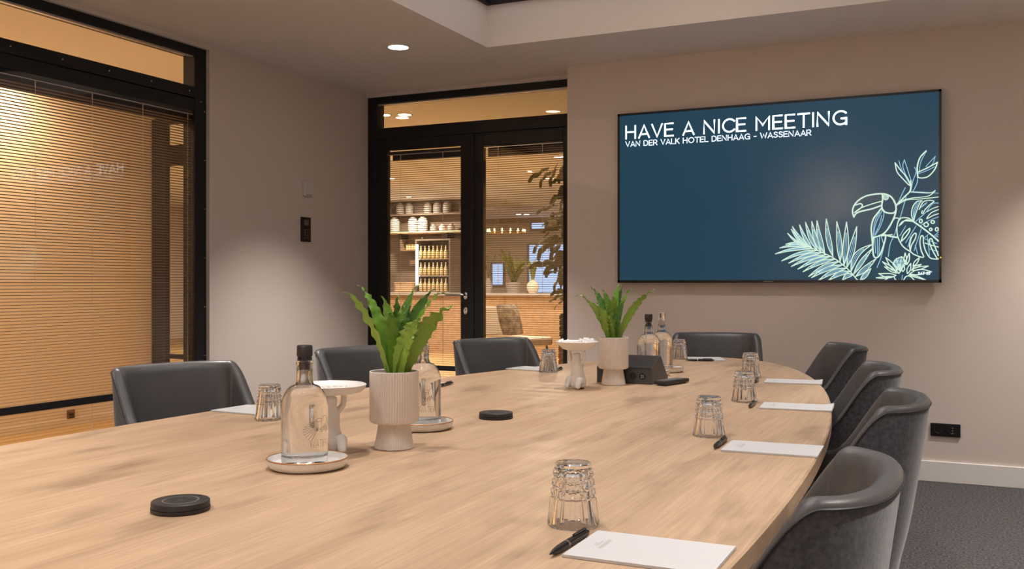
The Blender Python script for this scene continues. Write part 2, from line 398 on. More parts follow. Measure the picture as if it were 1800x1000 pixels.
pb('pane', WY0+.09, WY1-.095, -.008, -.005, .07, .491, 'pane', 0)
scm = mapA(MB().lathe([(0, .003), (.004, .0025), (.005, 0)], 10), 0)
def screw(u, z, first=[None]):
    if first[0] is None:
        mb = MB(); mb.lathe([(0, .0035), (.0035, .003), (.0048, 0)], 10); mb.v = [(b, a, c_) for a, c_, b in mb.v]
        first[0] = mb.build('screw', M['chrome'], W1, True); first[0].location = (XW+.004, u, z)
    else: copy_of(first[0], W1, (XW+.004, u, z))
for k in range(9): screw(4.384-.298*k, 2.277)
for k in range(7): screw(4.522-.012, 2.172-.2965*k)
screw(4.478, 2.226)

# blinds
def blind(name, label, cat, mp, base, u0, u1, ztop, zbot, cords, headz, n_first=None, pitch=.0158):
    root = thing(name, label, cat, (0, 0, 0), 0, 'venetian blinds in the black frames')
    mb = MB(); L = u1-u0; tilt = radians(13); wd = .0155; sec = []
    for k in range(4):
        a = (k/3-.5)*wd; sec.append((a*cos(tilt), a*sin(tilt)+.0009*(1-(2*k/3-1)**2)))
    vs = []; fs = []
    for e in (u0, u1):
        for d, z in sec: vs.append((e, d, z))
    for k in range(3): fs.append((k, k+1, 5+k, 4+k))
    mb.add(vs, fs); mp(mb, base); mb.flat = True
    sl = mb.build('slat', M['slat'], root, True); z = ztop; sl.location = (0, 0, z); z -= pitch
    while z > zbot:
        copy_of(sl, root, (0, 0, z)); z -= pitch
    mp(MB().box(u0, u1, -.012, .012, headz-.004, headz+.022, .002), base).build('headrail', M['black'], root)
    mp(MB().box(u0, u1, .0121, .0135, headz-.004, headz-.0005), base).build('headrail_lip', M['silver'], root)
    mp(MB().box(u0, u1, -.008, .008, zbot-.018, zbot-.006, .002), base).build('bottom_rail', M['slat'], root)
    for u in cords:
        mp(MB().tube([(u, .0075, headz-.004), (u, .0075, zbot-.006)], .0011, 6), base).build('ladder_cord', M['cord'], root)
        tw = [(u+.003*cos(k*1.3), .0075+.003*sin(k*1.3), headz-.004-(headz-ztop)*k/24) for k in range(25)]
        mp(MB().tube(tw, .0012, 5), base).build('cord_twist', M['cord'], root)
    return root
blind('venetian_blind', 'fine brown venetian blind filling the wide glazed wall', 'blind', mapA, -4.211, WY0+.10, WY1-.105, 2.112, .10,
      [4.389-.348*k for k in range(10)], 2.145)

# double door
D1 = struct_root('door_1')
DX0, DX1 = XA, -2.375
pd = lambda n, u0, u1, d0, d1, z0, z1, m='black', b=.003, par=None: part_box(n, mapB, YB, M[m], u0, u1, d0, d1, z0, z1, par or D1, b)
pd('frame_head', DX0, DX1, -.10, 0, 2.502, 2.553)
pd('glazing_bead', DX0+.085, DX1-.085, -.03, -.010, 2.491, 2.502, 'silver', .001)
pd('frame_jamb', DX0, DX0+.085, -.10, 0, 0, 2.502); pd('frame_jamb', DX1-.085, DX1, -.10, 0, 0, 2.502)
pd('frame_transom', DX0+.085, DX1-.085, -.10, .003, 2.225, 2.314)
pd('pane', DX0+.085, DX1-.085, -.030, -.026, 2.314, 2.502, 'pane', 0)
def leaf_door(x0, x1, gx0, gx1, gt):
    st = pd('leaf_stile', x0, gx0, -.055, -.004, .01, 2.222); pd('leaf_stile', gx1, x1, -.055, -.004, .01, 2.222)
    pd('leaf_head', gx0, gx1, -.055, -.004, gt, 2.222)
    pd('leaf_rail', gx0, gx1, -.0115, -.002, .479, .517); pd('leaf_sill', gx0, gx1, -.055, -.004, .01, .09)
    pd('pane', gx0, gx1, -.011, -.008, .517, gt, 'pane', 0); pd('pane', gx0, gx1, -.011, -.008, .09, .479, 'pane', 0)
    pd('outer_head', gx0, gx1, -.10, -.085, gt-.075, gt)
    return st
leaf_door(DX0+.087, -3.267, -3.995, -3.357, 2.143)
leaf_door(-3.263, DX1-.087, -3.173, -2.545, 2.131)
pd('meeting_strip', -3.285, -3.245, -.004, .006, .01, 2.222)
# handle and escutcheon on the left leaf
hx, hy = -3.313, YB+.004
hb = MB(); hb.v = []; prof = [(0, .008), (.014, .008), (.0165, .006), (.0165, 0)]
for zc in (1.036, .926):
    m_ = MB().lathe([(0, .008), (.015, .008), (.0175, .005), (.0175, 0)], 20); m_.v = [(hx+a, hy-c_, zc+b*1.55) for a, b, c_ in m_.v]
    m_.build('escutcheon', M['chrome'], D1, True)
hd = MB().tube([(hx, hy-.006, 1.044), (hx, hy-.05, 1.044), (hx-.02, hy-.058, 1.044), (hx-.14, hy-.058, 1.044)], .0085, 12).build('handle', M['chrome'], D1, True)
kh = MB(); kh.lathe([(0, .002), (.004, .002), (.004, 0)], 12); kh.v = [(hx+a, hy-.008-c_, .932+b*1.2) for a, b, c_ in kh.v]; kh.build('keyhole', M['black'], D1)
blind('venetian_blind', 'fine brown venetian blind in the door leaf with the lever handle', 'blind', mapB, YB+.025, -3.990, -3.362, 2.062, .12, [-3.881, -3.514], 2.108)
blind('venetian_blind', 'fine brown venetian blind in the door leaf beside the screen wall', 'blind', mapB, YB+.025, -3.168, -2.550, 2.100, .12, [-3.056, -2.706], 2.118)

# wall fittings
th = thing('thermostat', 'small white plastic sensor box high on the grey wall', 'sensor', (XA, 5.487, 1.79))
MB().box(0, .022, -.048, .048, -.055, .055, .004).build('cover', M['offwhite'], th); MB().box(.0215, .0225, -.03, .03, -.048, -.044).build('vent', M['ring'], th)
cp = thing('room_panel', 'slim black touch panel on the grey wall below the sensor box', 'control panel', (XA, 5.468, 1.503))
MB().box(0, .014, -.051, .051, -.086, .086, .003).build('housing', M['screenoff'], cp)
MB().box(.0141, .0146, -.028, .024, .028, .066).build('display', mat('panel_display', (.10, .10, .09), .2, bump=(90, .02)), cp)
for k in range(4):
    for q in range(2): MB().box(.0141, .0146, -.02+.028*q, -.008+.028*q, -.062+.018*k, -.054+.018*k).build('button', M['ring'], cp)
sk = thing('wall_socket', 'black double wall socket plate above the white skirting', 'socket', (-.10, YT, .296))
MB().box(-.078, .078, -.010, 0, -.037, .037, .003).build('plate', M['screenoff'], sk)
for x in (-.037, .037):
    mm = MB().lathe([(.0, .0), (.017, .0), (.019, .003), (.021, .003), (.021, .0)], 20); mm.v = [(x+a, -.0095-c_, b) for a, b, c_ in mm.v]; mm.build('outlet', M['blackmat'], sk, True)
for k in range(3):
    MB().box(.034, .040, -.0135, -.0128, -.017+.014*k, -.012+.014*k).build('contact', M['silver'], sk)

# =================================================================== TELEVISION
TVY = 5.945
(tx0, tz1), (tx1, _) = atY(1085.6, 200.8, TVY), atY(1655, 156.2, TVY)
tz1 = (atY(1085.6, 200.8, TVY)[1]+atY(1655, 156.2, TVY)[1])/2; tz0 = CAMZ
TX, TZ = (tx0+tx1)/2, (tz0+tz1)/2; hw, hh = (tx1-tx0)/2, (tz1-tz0)/2
tv = thing('television', 'large flat television showing a welcome message on the grey wall', 'television', (TX, TVY, TZ))
bz = .014
bd = MB(); bd.box(-hw, hw, .004, .03, -hh, hh, .003); bd.box(-hw*.8, hw*.8, .03, .052, -hh*.75, hh*.7, .004); bd.build('housing', M['screenoff'], tv)
fr = MB(); fr.box(-hw, hw, 0, .006, hh-bz, hh); fr.box(-hw, hw, 0, .006, -hh, -hh+bz+.003); fr.box(-hw, -hw+bz, 0, .006, -hh, hh); fr.box(hw-bz, hw, 0, .006, -hh, hh); fr.build('bezel', M['screenoff'], tv)
sc_ = MB().box(-hw+bz, hw-bz, .0025, .0045, -hh+bz, hh-bz).build('screen', M['screen'], tv)
mk = MB(); mk.box(-.03, .03, -.0006, .0, -hh+.004, -hh+.010); mk.build('maker_mark', M['ring'], tv)
ld = MB(); ld.lathe([(0, .001), (.004, 0)], 10); lx, lz = atY(1653.5, 452.5, TVY); ld.v = [(lx-TX+a, -.001-c_, lz-TZ+b) for a, b, c_ in ld.v]; ld.build('status_light', M['led'], tv)
YS = .0018
def q(px, py):
    x, z = atY(px, py, TVY+.002); x = x-TX; z = z-TZ
    return (max(min(x, hw-bz-.003), -hw+bz+.003), max(min(z, hh-bz-.003), -hh+bz+.003))
x0, z0 = q(1099, 246.0); x1, _ = q(1490, 240)
put_letters(sc_, M['tvtext'], 'HAVE A NICE MEETING', x0+.006, z0+.008, x1-x0-.012, .078, .0102, YS, .21)
x0, z0 = q(1099, 258.8); x1, _ = q(1427, 240)
put_letters(sc_, M['tvtext2'], 'VAN DER VALK HOTEL DENHAAG - WASSENAAR', x0+.004, z0+.0035, x1-x0-.008, .0312, .0058, YS, .20)
x0, z0 = q(1614, 482.5); x1, _ = q(1635, 482)
h3 = MB(); put_text(h3, 'SAT 20', x0, z0, x1-x0, .014, .0035, YS-.0006, .25); h3.build('date_line', M['tvtext2'], sc_)
LA, LBm = MB(), MB()
def crop(ox, oy, s): return lambda p: q(ox+p[0]/s, oy+p[1]/s)
K4, K3, K2, K1 = crop(1480, 260, 4.544), crop(1360, 370, 7.69), crop(1550, 330, 7.145), crop(1530, 430, 13.846)
def st(K, pts, wd=.0065, blue=False, sm=True, closed=False):
    P = cr(pts, 7, closed) if sm and len(pts) > 2 else pts
    (LBm if blue else LA).ribbon([K(p) for p in P], wd, YS+(.0003 if blue else 0))
def leaflet(K, base, tip, wd, bend=0, lw=.0055, inner=True):
    bx, by = base; tx, ty = tip; dx, dy = tx-bx, ty-by; L = sqrt(dx*dx+dy*dy); nx, ny = -dy/L, dx/L
    def side(sg, ww):
        return [(bx, by)]+[(bx+dx*t_+nx*(sg*ww*sin(pi*t_**.8)+bend*sin(pi*t_)), by+dy*t_+ny*(sg*ww*sin(pi*t_**.8)+bend*sin(pi*t_))) for t_ in (.25, .5, .75)]+[(tx, ty)]
    st(K, side(1, wd), lw); st(K, side(-1, wd), lw)
    if inner: st(K, side(.3, wd)[:-1], .0035, True); st(K, side(-.3, wd)[:-1], .0035, True)
# palm frond
st(K3, [(290, 400), (430, 470), (640, 560), (830, 655), (1000, 790), (1135, 945)], .006)
up = [((190, 310), (420, 480)), ((240, 255), (440, 480)), ((255, 220), (460, 480)), ((350, 195), (520, 520)), ((430, 160), (590, 540)), ((515, 150), (640, 560)), ((585, 140), (690, 590)), ((712, 115), (800, 620)), ((853, 152), (900, 690)), ((985, 158), (950, 740)), ((1122, 220), (990, 770))]
for i, (tp, bs) in enumerate(up): leaflet(K3, bs, tp, 12+2.6*i, -18 if i < 8 else 8)
leaflet(K3, (1045, 825), (1330, 458), 34, -75); leaflet(K3, (1080, 860), (1332, 515), 26, -10)
leaflet(K3, (1110, 890), (1380, 655), 30, 5); leaflet(K3, (1170, 942), (1312, 785), 26, 5)
lo = [((165, 455), (440, 480)), ((85, 505), (470, 490)), ((25, 585), (520, 515)), ((110, 680), (580, 540)), ((205, 710), (650, 570)), ((240, 755), (700, 600)), ((330, 790), (770, 620)), ((400, 825), (830, 655)), ((475, 890), (880, 690)), ((515, 905), (930, 735)), ((610, 942), (980, 780)), ((745, 942), (1030, 825)), ((930, 942), (1070, 870))]
for i, (tp, bs) in enumerate(lo): leaflet(K3, bs, tp, 15+1.0*i, 26)
# toucan
st(K4, [(95, 550), (84, 510), (95, 465), (130, 420), (190, 385), (260, 370), (330, 367), (385, 385), (420, 430), (432, 480), (425, 530), (400, 590), (365, 650), (320, 692), (250, 717)], .0085)
st(K4, [(95, 550), (118, 520), (170, 502), (240, 486), (308, 462)], .0085); st(K4, [(105, 512), (150, 480), (240, 447), (320, 425)], .006)
st(K4, [(112, 455), (148, 445), (163, 460), (148, 482), (102, 515)], .007)
st(K4, [(322, 368), (325, 410), (318, 470), (335, 505), (370, 520), (410, 520), (427, 505)], .0085)
st(K4, arc(350, 394, 20, 20, 0, 360, 14), .006, sm=False); st(K4, arc(350, 394, 9, 9, 0, 360, 10), .005, sm=False); st(K4, [(365, 375), (400, 400), (420, 440)], .0055)
st(K4, [(318, 480), (285, 520), (250, 570), (234, 640), (240, 720), (245, 768)], .0085)
for b_ in ([(335, 495), (330, 560), (300, 640), (255, 712)], [(322, 498), (272, 600), (248, 712)], [(300, 515), (262, 590), (250, 690)], [(318, 540), (300, 610), (262, 690)]): st(K4, b_, .0045, True)
st(K4, [(250, 722), (246, 800), (254, 862), (276, 876), (305, 850), (335, 770), (348, 705), (322, 692)], .0085)
for b_ in ([(262, 722), (268, 840)], [(282, 722), (285, 862)], [(300, 710), (296, 850)], [(312, 700), (330, 760)]): st(K4, b_, .0045, True)
st(K4, [(330, 690), (385, 705), (436, 714)], .009); st(K4, [(320, 702), (400, 692)], .006); st(K4, [(404, 582), (425, 560), (450, 562), (462, 572)], .006)
st(K4, [(358, 655), (385, 610), (405, 585)], .004, True); st(K4, [(345, 680), (375, 640)], .004, True)
st(K4, [(505, 318), (470, 390), (440, 460)], .0045, True); st(K4, [(512, 392), (470, 540), (440, 620), (420, 690), (385, 770), (370, 868)], .0045, True)
st(K4, [(335, 790), (310, 880), (280, 955)], .0045, True)
# flowering stem
st(K4, [(430, 460), (500, 390), (540, 350), (550, 310), (550, 262)], .0075); st(K4, [(430, 465), (480, 422), (560, 400), (690, 384), (746, 338), (700, 360), (545, 350)], .005)
st(K4, [(440, 455), (520, 415), (620, 408), (772, 392)], .005); st(K4, [(545, 350), (640, 352), (772, 362)], .0035, True)
st(K4, [(425, 120), (440, 190), (490, 250), (543, 300), (520, 235), (470, 180), (425, 120)], .006); st(K4, [(455, 103), (480, 180), (540, 285)], .004, True)
st(K4, [(498, 95), (487, 150), (520, 240), (548, 300)], .0045, True); st(K4, [(498, 95), (520, 160), (552, 262)], .0045, True)
st(K4, [(580, 155), (592, 192), (565, 270), (552, 340)], .0045, True); st(K4, [(605, 235), (600, 280), (568, 348)], .0045, True)
st(K4, [(672, 25), (625, 75), (602, 150), (606, 232)], .0075); st(K4, [(672, 28), (635, 100), (620, 160), (616, 195)], .004, True)
st(K4, [(762, 115), (700, 150), (612, 192)], .0065); st(K4, [(762, 117), (742, 170), (692, 225), (640, 240), (605, 234)], .0065); st(K4, [(745, 68), (722, 130), (670, 170)], .004, True); st(K4, [(745, 68), (700, 115), (670, 150)], .004, True); st(K4, [(612, 206), (680, 180), (740, 150)], .004, True)
# split leaf
st(K2, [(400, 425), (560, 540), (712, 668)], .0085)
st(K2, [(405, 425), (330, 380), (240, 382), (200, 440), (190, 540), (210, 640), (270, 740), (360, 802), (415, 842), (522, 872), (496, 790), (480, 700), (488, 620), (508, 602), (522, 625), (524, 700), (555, 800), (608, 880), (690, 896), (712, 890)], .0065)
st(K2, [(405, 425), (374, 340), (390, 240), (440, 175), (505, 163)], .006); st(K2, [(500, 165), (465, 220), (425, 330), (405, 405)], .005)
st(K2, [(440, 190), (400, 290), (400, 390)], .004, True); st(K2, [(470, 180), (420, 280), (405, 380)], .004, True)
st(K2, [(470, 270), (520, 180), (590, 158), (655, 170), (600, 215), (540, 280), (520, 320), (500, 318), (510, 290)], .0055)
st(K2, [(712, 192), (650, 195), (600, 240), (560, 300), (430, 420)], .0045, True); st(K2, [(712, 235), (640, 260), (570, 300)], .0045)
st(K2, [(712, 275), (620, 315), (565, 388), (640, 350), (712, 325)], .0055); st(K2, [(712, 365), (620, 400), (540, 440), (480, 480)], .004, True)
for (ex, ey, ra, rb) in ((490, 418, 18, 24), (557, 462, 28, 26), (640, 430, 22, 18), (615, 523, 16, 16), (692, 522, 20, 22)): st(K2, arc(ex, ey, ra, rb, 0, 360, 14), .0065, sm=False)
st(K2, [(245, 672), (265, 600), (310, 545), (350, 510), (345, 550), (300, 620), (245, 672)], .0065); st(K2, [(360, 790), (350, 720), (375, 620), (415, 572), (432, 585), (420, 640), (375, 720), (358, 790)], .0065)
st(K2, [(690, 880), (640, 790), (598, 690), (600, 650), (625, 640), (650, 700), (712, 850)], .0065); st(K2, [(545, 695), (620, 720), (712, 745)], .0055)
for a_, b_ in (((300, 690), (430, 480)), ((405, 790), (495, 520)), ((450, 830), (420, 720)), ((600, 850), (570, 600)), ((230, 600), (300, 480)), ((330, 740), (360, 620)), ((690, 700), (540, 640)), ((712, 800), (600, 770)), ((520, 640), (580, 590))): st(K2, [a_, b_], .004, True)
for k in range(5): st(K2, [(215+8*k, 480-6*k), (270+10*k, 420-5*k), (395, 425)], .0045)
for k in range(4): st(K2, [(480+22*k, 260-16*k), (500+22*k, 225-14*k)], .004, True)
for k in range(3): st(K2, [(660+15*k, 600+8*k), (712, 560+26*k)], .004, True)
# flower
for tp, bs, wd, bn in (((375, 315), (640, 640), 45, 0), ((300, 420), (620, 650), 30, 0), ((345, 540), (640, 690), 28, 0), ((205, 705), (620, 745), 50, -25), ((145, 805), (520, 775), 18, -10), ((845, 205), (850, 480), 32, 0), ((945, 212), (890, 480), 32, 0),
                       ((1190, 320), (1040, 520), 34, 0), ((1232, 480), (1030, 575), 24, 0), ((1405, 520), (1000, 620), 34, 0), ((1485, 660), (960, 710), 60, -25), ((1340, 860), (940, 735), 16, -10), ((700, 480), (690, 700), 50, 0), ((810, 500), (790, 650), 34, 0), ((980, 460), (900, 700), 40, 0)):
    leaflet(K1, bs, tp, wd, bn, .0058, False)
for k in range(9):
    a_ = 180-k*20; st(K1, [(720, 640), (720+110*cos(radians(a_)), 560-120*sin(radians(a_))), (720+170*cos(radians(a_)), 500-190*max(sin(radians(a_)), .1))], .0055, k % 2 == 0)
st(K1, [(560, 490), (590, 390), (650, 340), (700, 320), (765, 295), (800, 340), (850, 400), (880, 470)], .006)
for k in range(4): st(K1, [(600+60*k, 430-10*k), (620+60*k, 380-10*k), (640+60*k, 430-8*k)], .0045, True)
st(K1, [(810, 868), (850, 790), (920, 760), (1000, 790), (1065, 866)], .006); st(K1, [(580, 770), (590, 820), (620, 868)], .006); st(K1, [(780, 745), (765, 866)], .004, True); st(K1, [(480, 785), (360, 862)], .006)
LA.build('cream_line_drawing', M['tvcream'], sc_); LBm.build('blue_line_drawing', M['tvblue'], sc_)

# =================================================================== DOWNLIGHTS
def downlight(x, y, z, label, power, col, ang, group, disc='lampdisc', r=.062, light=True, cat='ceiling light', blend=.8, lr=.04):
    t_ = thing('downlight', label, cat, (x, y, z), 0, group)
    MB().lathe([(r, -.001), (r, -.006), (r+.010, -.006), (r+.014, 0), (r, 0)], 32).build('trim_ring', M['trimring'], t_, True)
    MB().lathe([(0, -.003), (r, -.003)], 32).build('diffuser', M[disc], t_)
    if light and ang < 140: spot('lamp', (0, 0, -.012), power, col, ang, blend, lr, t_)
    elif light:
        l = bpy.data.lights.new('lamp', 'AREA'); l.shape = 'DISK'; l.size = 2*r; l.energy = power; l.color = col
        o = bpy.data.objects.new('lamp', l); C.objects.link(o); o.location = (0, 0, -.012); o.parent = t_
    return t_
downlight(-3.145, 5.053, ZC, 'glowing round downlight in the corner of the lower ceiling by the door', P_RING*1.3, WARM, 88, 'downlights in the lower ceiling')
for k, (x, y) in enumerate([(.80, 5.35), (-3.145, 3.1), (-3.145, 1.2), (.80, 3.4), (.80, 1.5), (.80, -.5), (-3.145, -.7), (-2.2, -2.5), (-.2, -2.5)]):  # the pair by the front wall is added for bounce light
    downlight(x, y, ZC, 'unseen round downlight in the lower ceiling ring away from the door corner', P_RING, WARM, 88, 'downlights in the lower ceiling')
for k, (x, y) in enumerate([(-1.55, .3), (-1.30, 1.75), (-1.30, 3.25), (-1.25, 4.75), (-.85, 1.0), (-.85, 2.6)]):
    downlight(x, y, ZR+.040, 'round downlight set in the raised ceiling above the table', P_TABLE*(1.45, 1, 1, 1, .5, .45)[k], WARM, 95, 'downlights above the table')

def added_wall_lamp(x, label):  # lamps added on the unseen wall for the screen glow and room fill
    t_ = thing('added_wall_lamp', label, 'wall lamp', (x, YN, 2.10), 0, 'added up-lighting wall lamps opposite the television')
    MB().box(-.05, .05, 0, .02, -.14, .10, .004).build('back_plate', M['black'], t_)
    MB().lathe([(.045, -.10), (.06, -.10), (.07, .10), (.066, .10), (.056, -.085), (0, -.085)], 28, (0, .10, 0)).build('shade', M['brass'], t_, True)
    MB().box(-.012, .012, .02, .06, -.03, .0).build('arm', M['black'], t_)
    MB().lathe([(0, .06), (.058, .06)], 24, (0, .10, 0)).build('diffuser', M['lampdisc'], t_)
    l = bpy.data.lights.new('lamp', 'AREA'); l.shape = 'DISK'; l.size = .11; l.energy = 62; l.color = (1, .80, .60)
    o = bpy.data.objects.new('lamp', l); C.objects.link(o); o.location = (0, .10, .075); o.rotation_euler = (pi, 0, 0); o.parent = t_
added_wall_lamp(-1.75, 'added brass up-lighting lamp on the wall opposite the television, nearer the blinds'); added_wall_lamp(.45, 'added brass up-lighting lamp on the wall opposite the television, farther from the blinds')

# =================================================================== TABLE
TC, TA, TB, TZt = (-1.165, 1.65), .885, 3.28, .75
tb = thing('conference_table', 'long oval oak conference table in the middle of the room', 'table', (TC[0], TC[1], 0))
N = 160; ell = lambda k, e=0: ((TA+e)*cos(2*pi*k/N), (TB+e)*sin(2*pi*k/N))
top = MB(); rings = [(-.004, 0), (0, -.003), (0, -.033), (-.004, -.036)]; vs = []; fs = []
for e, dz in rings: vs += [(*ell(k, e), TZt+dz) for k in range(N)]
for i in range(3): fs += [(i*N+(k+1) % N, i*N+k, (i+1)*N+k, (i+1)*N+(k+1) % N) for k in range(N)]
fs += [tuple(range(N)), tuple(range(4*N-1, 3*N-1, -1))]
top.add(vs, fs).build('tabletop', M['oak'], tb, True, 30)
for yy in (-1.9, 0, 1.9):
    pe = MB(); pe.box(-.10, .10, yy-.35, yy+.35, .03, TZt-.036, .01); pe.box(-.25, .25, yy-.42, yy+.42, 0, .03, .008); pe.build('pedestal', M['black'], tb)

# =================================================================== CHAIRS
def make_chair(label, loc, rz):
    t_ = thing('tub_chair', label, 'chair', loc, rz, 'tub chairs around the conference table')
    half = [(.40, .236), (.34, .240), (.28, .242), (.22, .242), (.17, .240)]
    for k in range(9, 0, -1):
        a = radians(90*k/10+2); half.append((.135*(1-max(cos(a), 0)**.78), .2385*sin(a)**.78))
    pts = [(x, -y) for x, y in half]+[(-.002, 0)]+[(x, y) for x, y in reversed(half)]
    pts = cr(pts, 4); n = len(pts)
    def rim(x):
        return .852-.180*sstep(.075, .20, x)-.055*sstep(.18, .40, x)
    def place(x, y, z, off):      # outward offset already applied to x, y ; lean and taper with height
        f_ = 1-min(max((z-.36)/.20, 0), 1); tp = 1-.10*f_*f_
        lean = -.14*max(z-.45, 0)*(1-sstep(.0, .34, x))
        return ((x-.20)*tp+.20+lean-.245, y*tp, z)
    nor = []
    for i in range(n):
        a, b = pts[max(i-1, 0)], pts[min(i+1, n-1)]; dx, dy = b[0]-a[0], b[1]-a[1]; L = sqrt(dx*dx+dy*dy)+1e-9; nor.append((-dy/L, dx/L))
    # make normals point inward
    mid = n//2
    if nor[mid][0] < 0: nor = [(-a, -b) for a, b in nor]
    th_ = .052
    def P(i, inset, z):
        x, y = pts[i]; nx, ny = nor[i]; return place(x+nx*inset, y+ny*inset, z, 0)
    # felt shell
    so = MB(); NV = 9; vs = []; fs = []
    for i in range(n):
        h = rim(pts[i][0]); e = min(i, n-1-i)/3.0; ft = .10*max(0, 1-e)     # rounded front ends
        for j in range(NV):
            z = .34+(h-.013-ft*.6-.34)*j/(NV-1); vs.append(P(i, .012*max(0, 1-j*2/NV), z))
    for i in range(n-1):
        for j in range(NV-1): fs.append((i*NV+j, (i+1)*NV+j, (i+1)*NV+j+1, i*NV+j+1))
    base = list(range(0, n*NV, NV)); fs.append(tuple(base)); so.add(vs, fs); so.build('outer_shell', M['felt'], t_, True, 60)
    # leather inside, over the rim
    li = MB(); vs = []; fs = []; prof = [(-.002, -.013), (-.001, -.007), (.005, -.001), (.015, .002), (.025, -.001), (.033, -.009), (.038, -.03)]
    NR = len(prof)+6
    for i in range(n):
        h = rim(pts[i][0]); e = min(i, n-1-i)/3.0; ft = .10*max(0, 1-e)*.6
        for o_, dz in prof: vs.append(P(i, o_, h+dz-ft))
        zb = .41; zt = h-.03-ft
        for j in range(1, 7):
            z = zt+(zb-zt)*j/6; vs.append(P(i, .038+.022*sin(pi*j/6), z))
    for i in range(n-1):
        for j in range(NR-1): fs.append((i*NR+j, (i+1)*NR+j, (i+1)*NR+j+1, i*NR+j+1))
    li.add(vs, fs)
    # front ends of the arms
    for i in (0, n-1):
        h = rim(pts[i][0])-.06; m_ = len(li.v); zs = [.34+(h-.34)*k/5 for k in range(6)]
        li.add([P(i, a, z+0) for z in zs for a in (-.001, .013, .026, .039)], [(r*4+k, r*4+k+1, r*4+k+5, r*4+k+4) for r in range(5) for k in range(3)])
    li.build('inner_padding', M['leather'], t_, True, 70)
    pp = []
    for i in range(n):
        h = rim(pts[i][0]); e = min(i, n-1-i)/3.0; ft = .10*max(0, 1-e)*.6; pp.append(P(i, -.002, h-.0125-ft))
    MB().tube(pp, .0022, 6).build('piping', M['piping'], t_, True)
    # seat cushion
    se = MB(); vs = []; fs = []; NS = 36
    for (s_, z) in ((.90, .385), (.98, .395), (1.0, .425), (.985, .452), (.93, .466), (.6, .474), (.0, .476)):
        for k in range(NS):
            a = 2*pi*k/NS; ca, sa = cos(a), sin(a); ex = .38
            x = .235*s_*math.copysign(abs(ca)**ex, ca)+.035; y = .185*s_*math.copysign(abs(sa)**ex, sa); vs.append((x, y, z))
    for i in range(6):
        for k in range(NS): fs.append((i*NS+k, i*NS+(k+1) % NS, (i+1)*NS+(k+1) % NS, (i+1)*NS+k))
    fs.append(tuple(range(NS-1, -1, -1))); se.add(vs, fs).build('seat', M['leather'], t_, True, 60)
    MB().box(-.16, .18, -.17, .17, .335, .388, .01).build('seat_frame', M['chairleg'], t_)
    for sx, sy in ((1, 1), (1, -1), (-1, 1), (-1, -1)):
        MB().tube([(.02+.15*sx, .15*sy, .34), (.02+.20*sx, .20*sy, 0.0)], [.016, .010], 10).build('leg', M['chairleg'], t_, True)
    return t_
# (back-top centre position, facing angle) -> origin
def chair_at(bx, by, ang, label, first=[None]):
    a = radians(ang); off = .30; loc = (bx+off*cos(a), by+off*sin(a), 0)
    if first[0] is None: first[0] = make_chair(label, loc, a); return first[0]
    return dup(first[0], loc, a, label)
chair_at(-.085, 1.52, 180, 'charcoal tub chair fourth from the television wall along the side without blinds')
chair_at(-.078, 2.55, 182, 'charcoal tub chair third from the television wall along the side without blinds')
chair_at(-.194, 3.47, 188, 'charcoal tub chair second from the television wall along the side without blinds')
chair_at(-.416, 4.58, 200, 'charcoal tub chair next to the television wall along the side without blinds')
chair_at(-2.53, 2.52, -15, 'charcoal tub chair in front of the wide venetian blind')
chair_at(-2.46, 3.52, -16, 'charcoal tub chair in front of the plain grey wall')
chair_at(-2.21, 4.34, -27, 'charcoal tub chair in front of the glazed double door')
chair_at(-1.275, 5.41, -74, 'charcoal tub chair at the table end below the television')

# =================================================================== TABLE OBJECTS
ZT = TZt
# --- notepads and pens
def notepad(x0, x1, y0, y1, label, rz=0, curl=0):
    t_ = thing('notepad', label, 'notepad', ((x0+x1)/2, (y0+y1)/2, ZT), rz, 'white notepads on the table')
    a, b = (x1-x0)/2, (y1-y0)/2; p = MB(); nx = 14; vs = []; fs = []
    for i in range(nx+1):
        x = -a+2*a*i/nx; lift = curl*max(0, (i/nx-.8)/.2)**2
        for y in (-b, b): 
            ly = lift if y > 0 else lift*.15
            vs += [(x, y, .0005+ly*.0), (x, y, .0045+ly)]
    for i in range(nx):
        o_ = 4*i; fs += [(o_+1, o_+5, o_+7, o_+3), (o_, o_+2, o_+6, o_+4), (o_, o_+4, o_+5, o_+1), (o_+2, o_+3, o_+7, o_+6)]
    fs += [(0, 1, 3, 2), (4*nx, 4*nx+2, 4*nx+3, 4*nx+1)]
    p.add(vs, fs).build('pages', M['paper'], t_)
    lg = MB(); yb = .0047
    for k, (dx, dy, l1) in enumerate(((-.072, -.022, .05), (-.078, -.012, .03), (-.083, -.006, .012))):
        lg.add([(dx, dy, yb), (dx+.003 if k else dx+.006, dy, yb), (dx+(.003 if k else .006), dy+l1, yb), (dx, dy+l1, yb)], [(0, 1, 2, 3)])
    lg.build('logo_print', M['print'], t_)
    return t_
notepad(-.507, -.297, 1.243, 1.387, 'white notepad beside the chair fourth from the television wall', 0)
notepad(-.503, -.293, 2.178, 2.326, 'white notepad beside the chair third from the television wall', radians(2))
notepad(-.570, -.360, 2.965, 3.113, 'white notepad with a lifted corner on the table side without blinds', radians(4), .006)
notepad(-.700, -.490, 3.735, 3.883, 'white notepad nearest the chair beside the television wall', radians(6), .004)
notepad(-1.255, -1.085, 4.655, 4.865, 'white notepad at the table end below the television', radians(20))
notepad(-2.020, -1.810, 2.200, 2.348, 'white notepad by the chair in front of the wide blind', radians(-4))
notepad(-1.955, -1.745, 3.05, 3.198, 'white notepad by the chair in front of the plain grey wall', radians(-6))
notepad(-1.825, -1.615, 3.82, 3.968, 'white notepad by the chair in front of the double door', radians(-10))
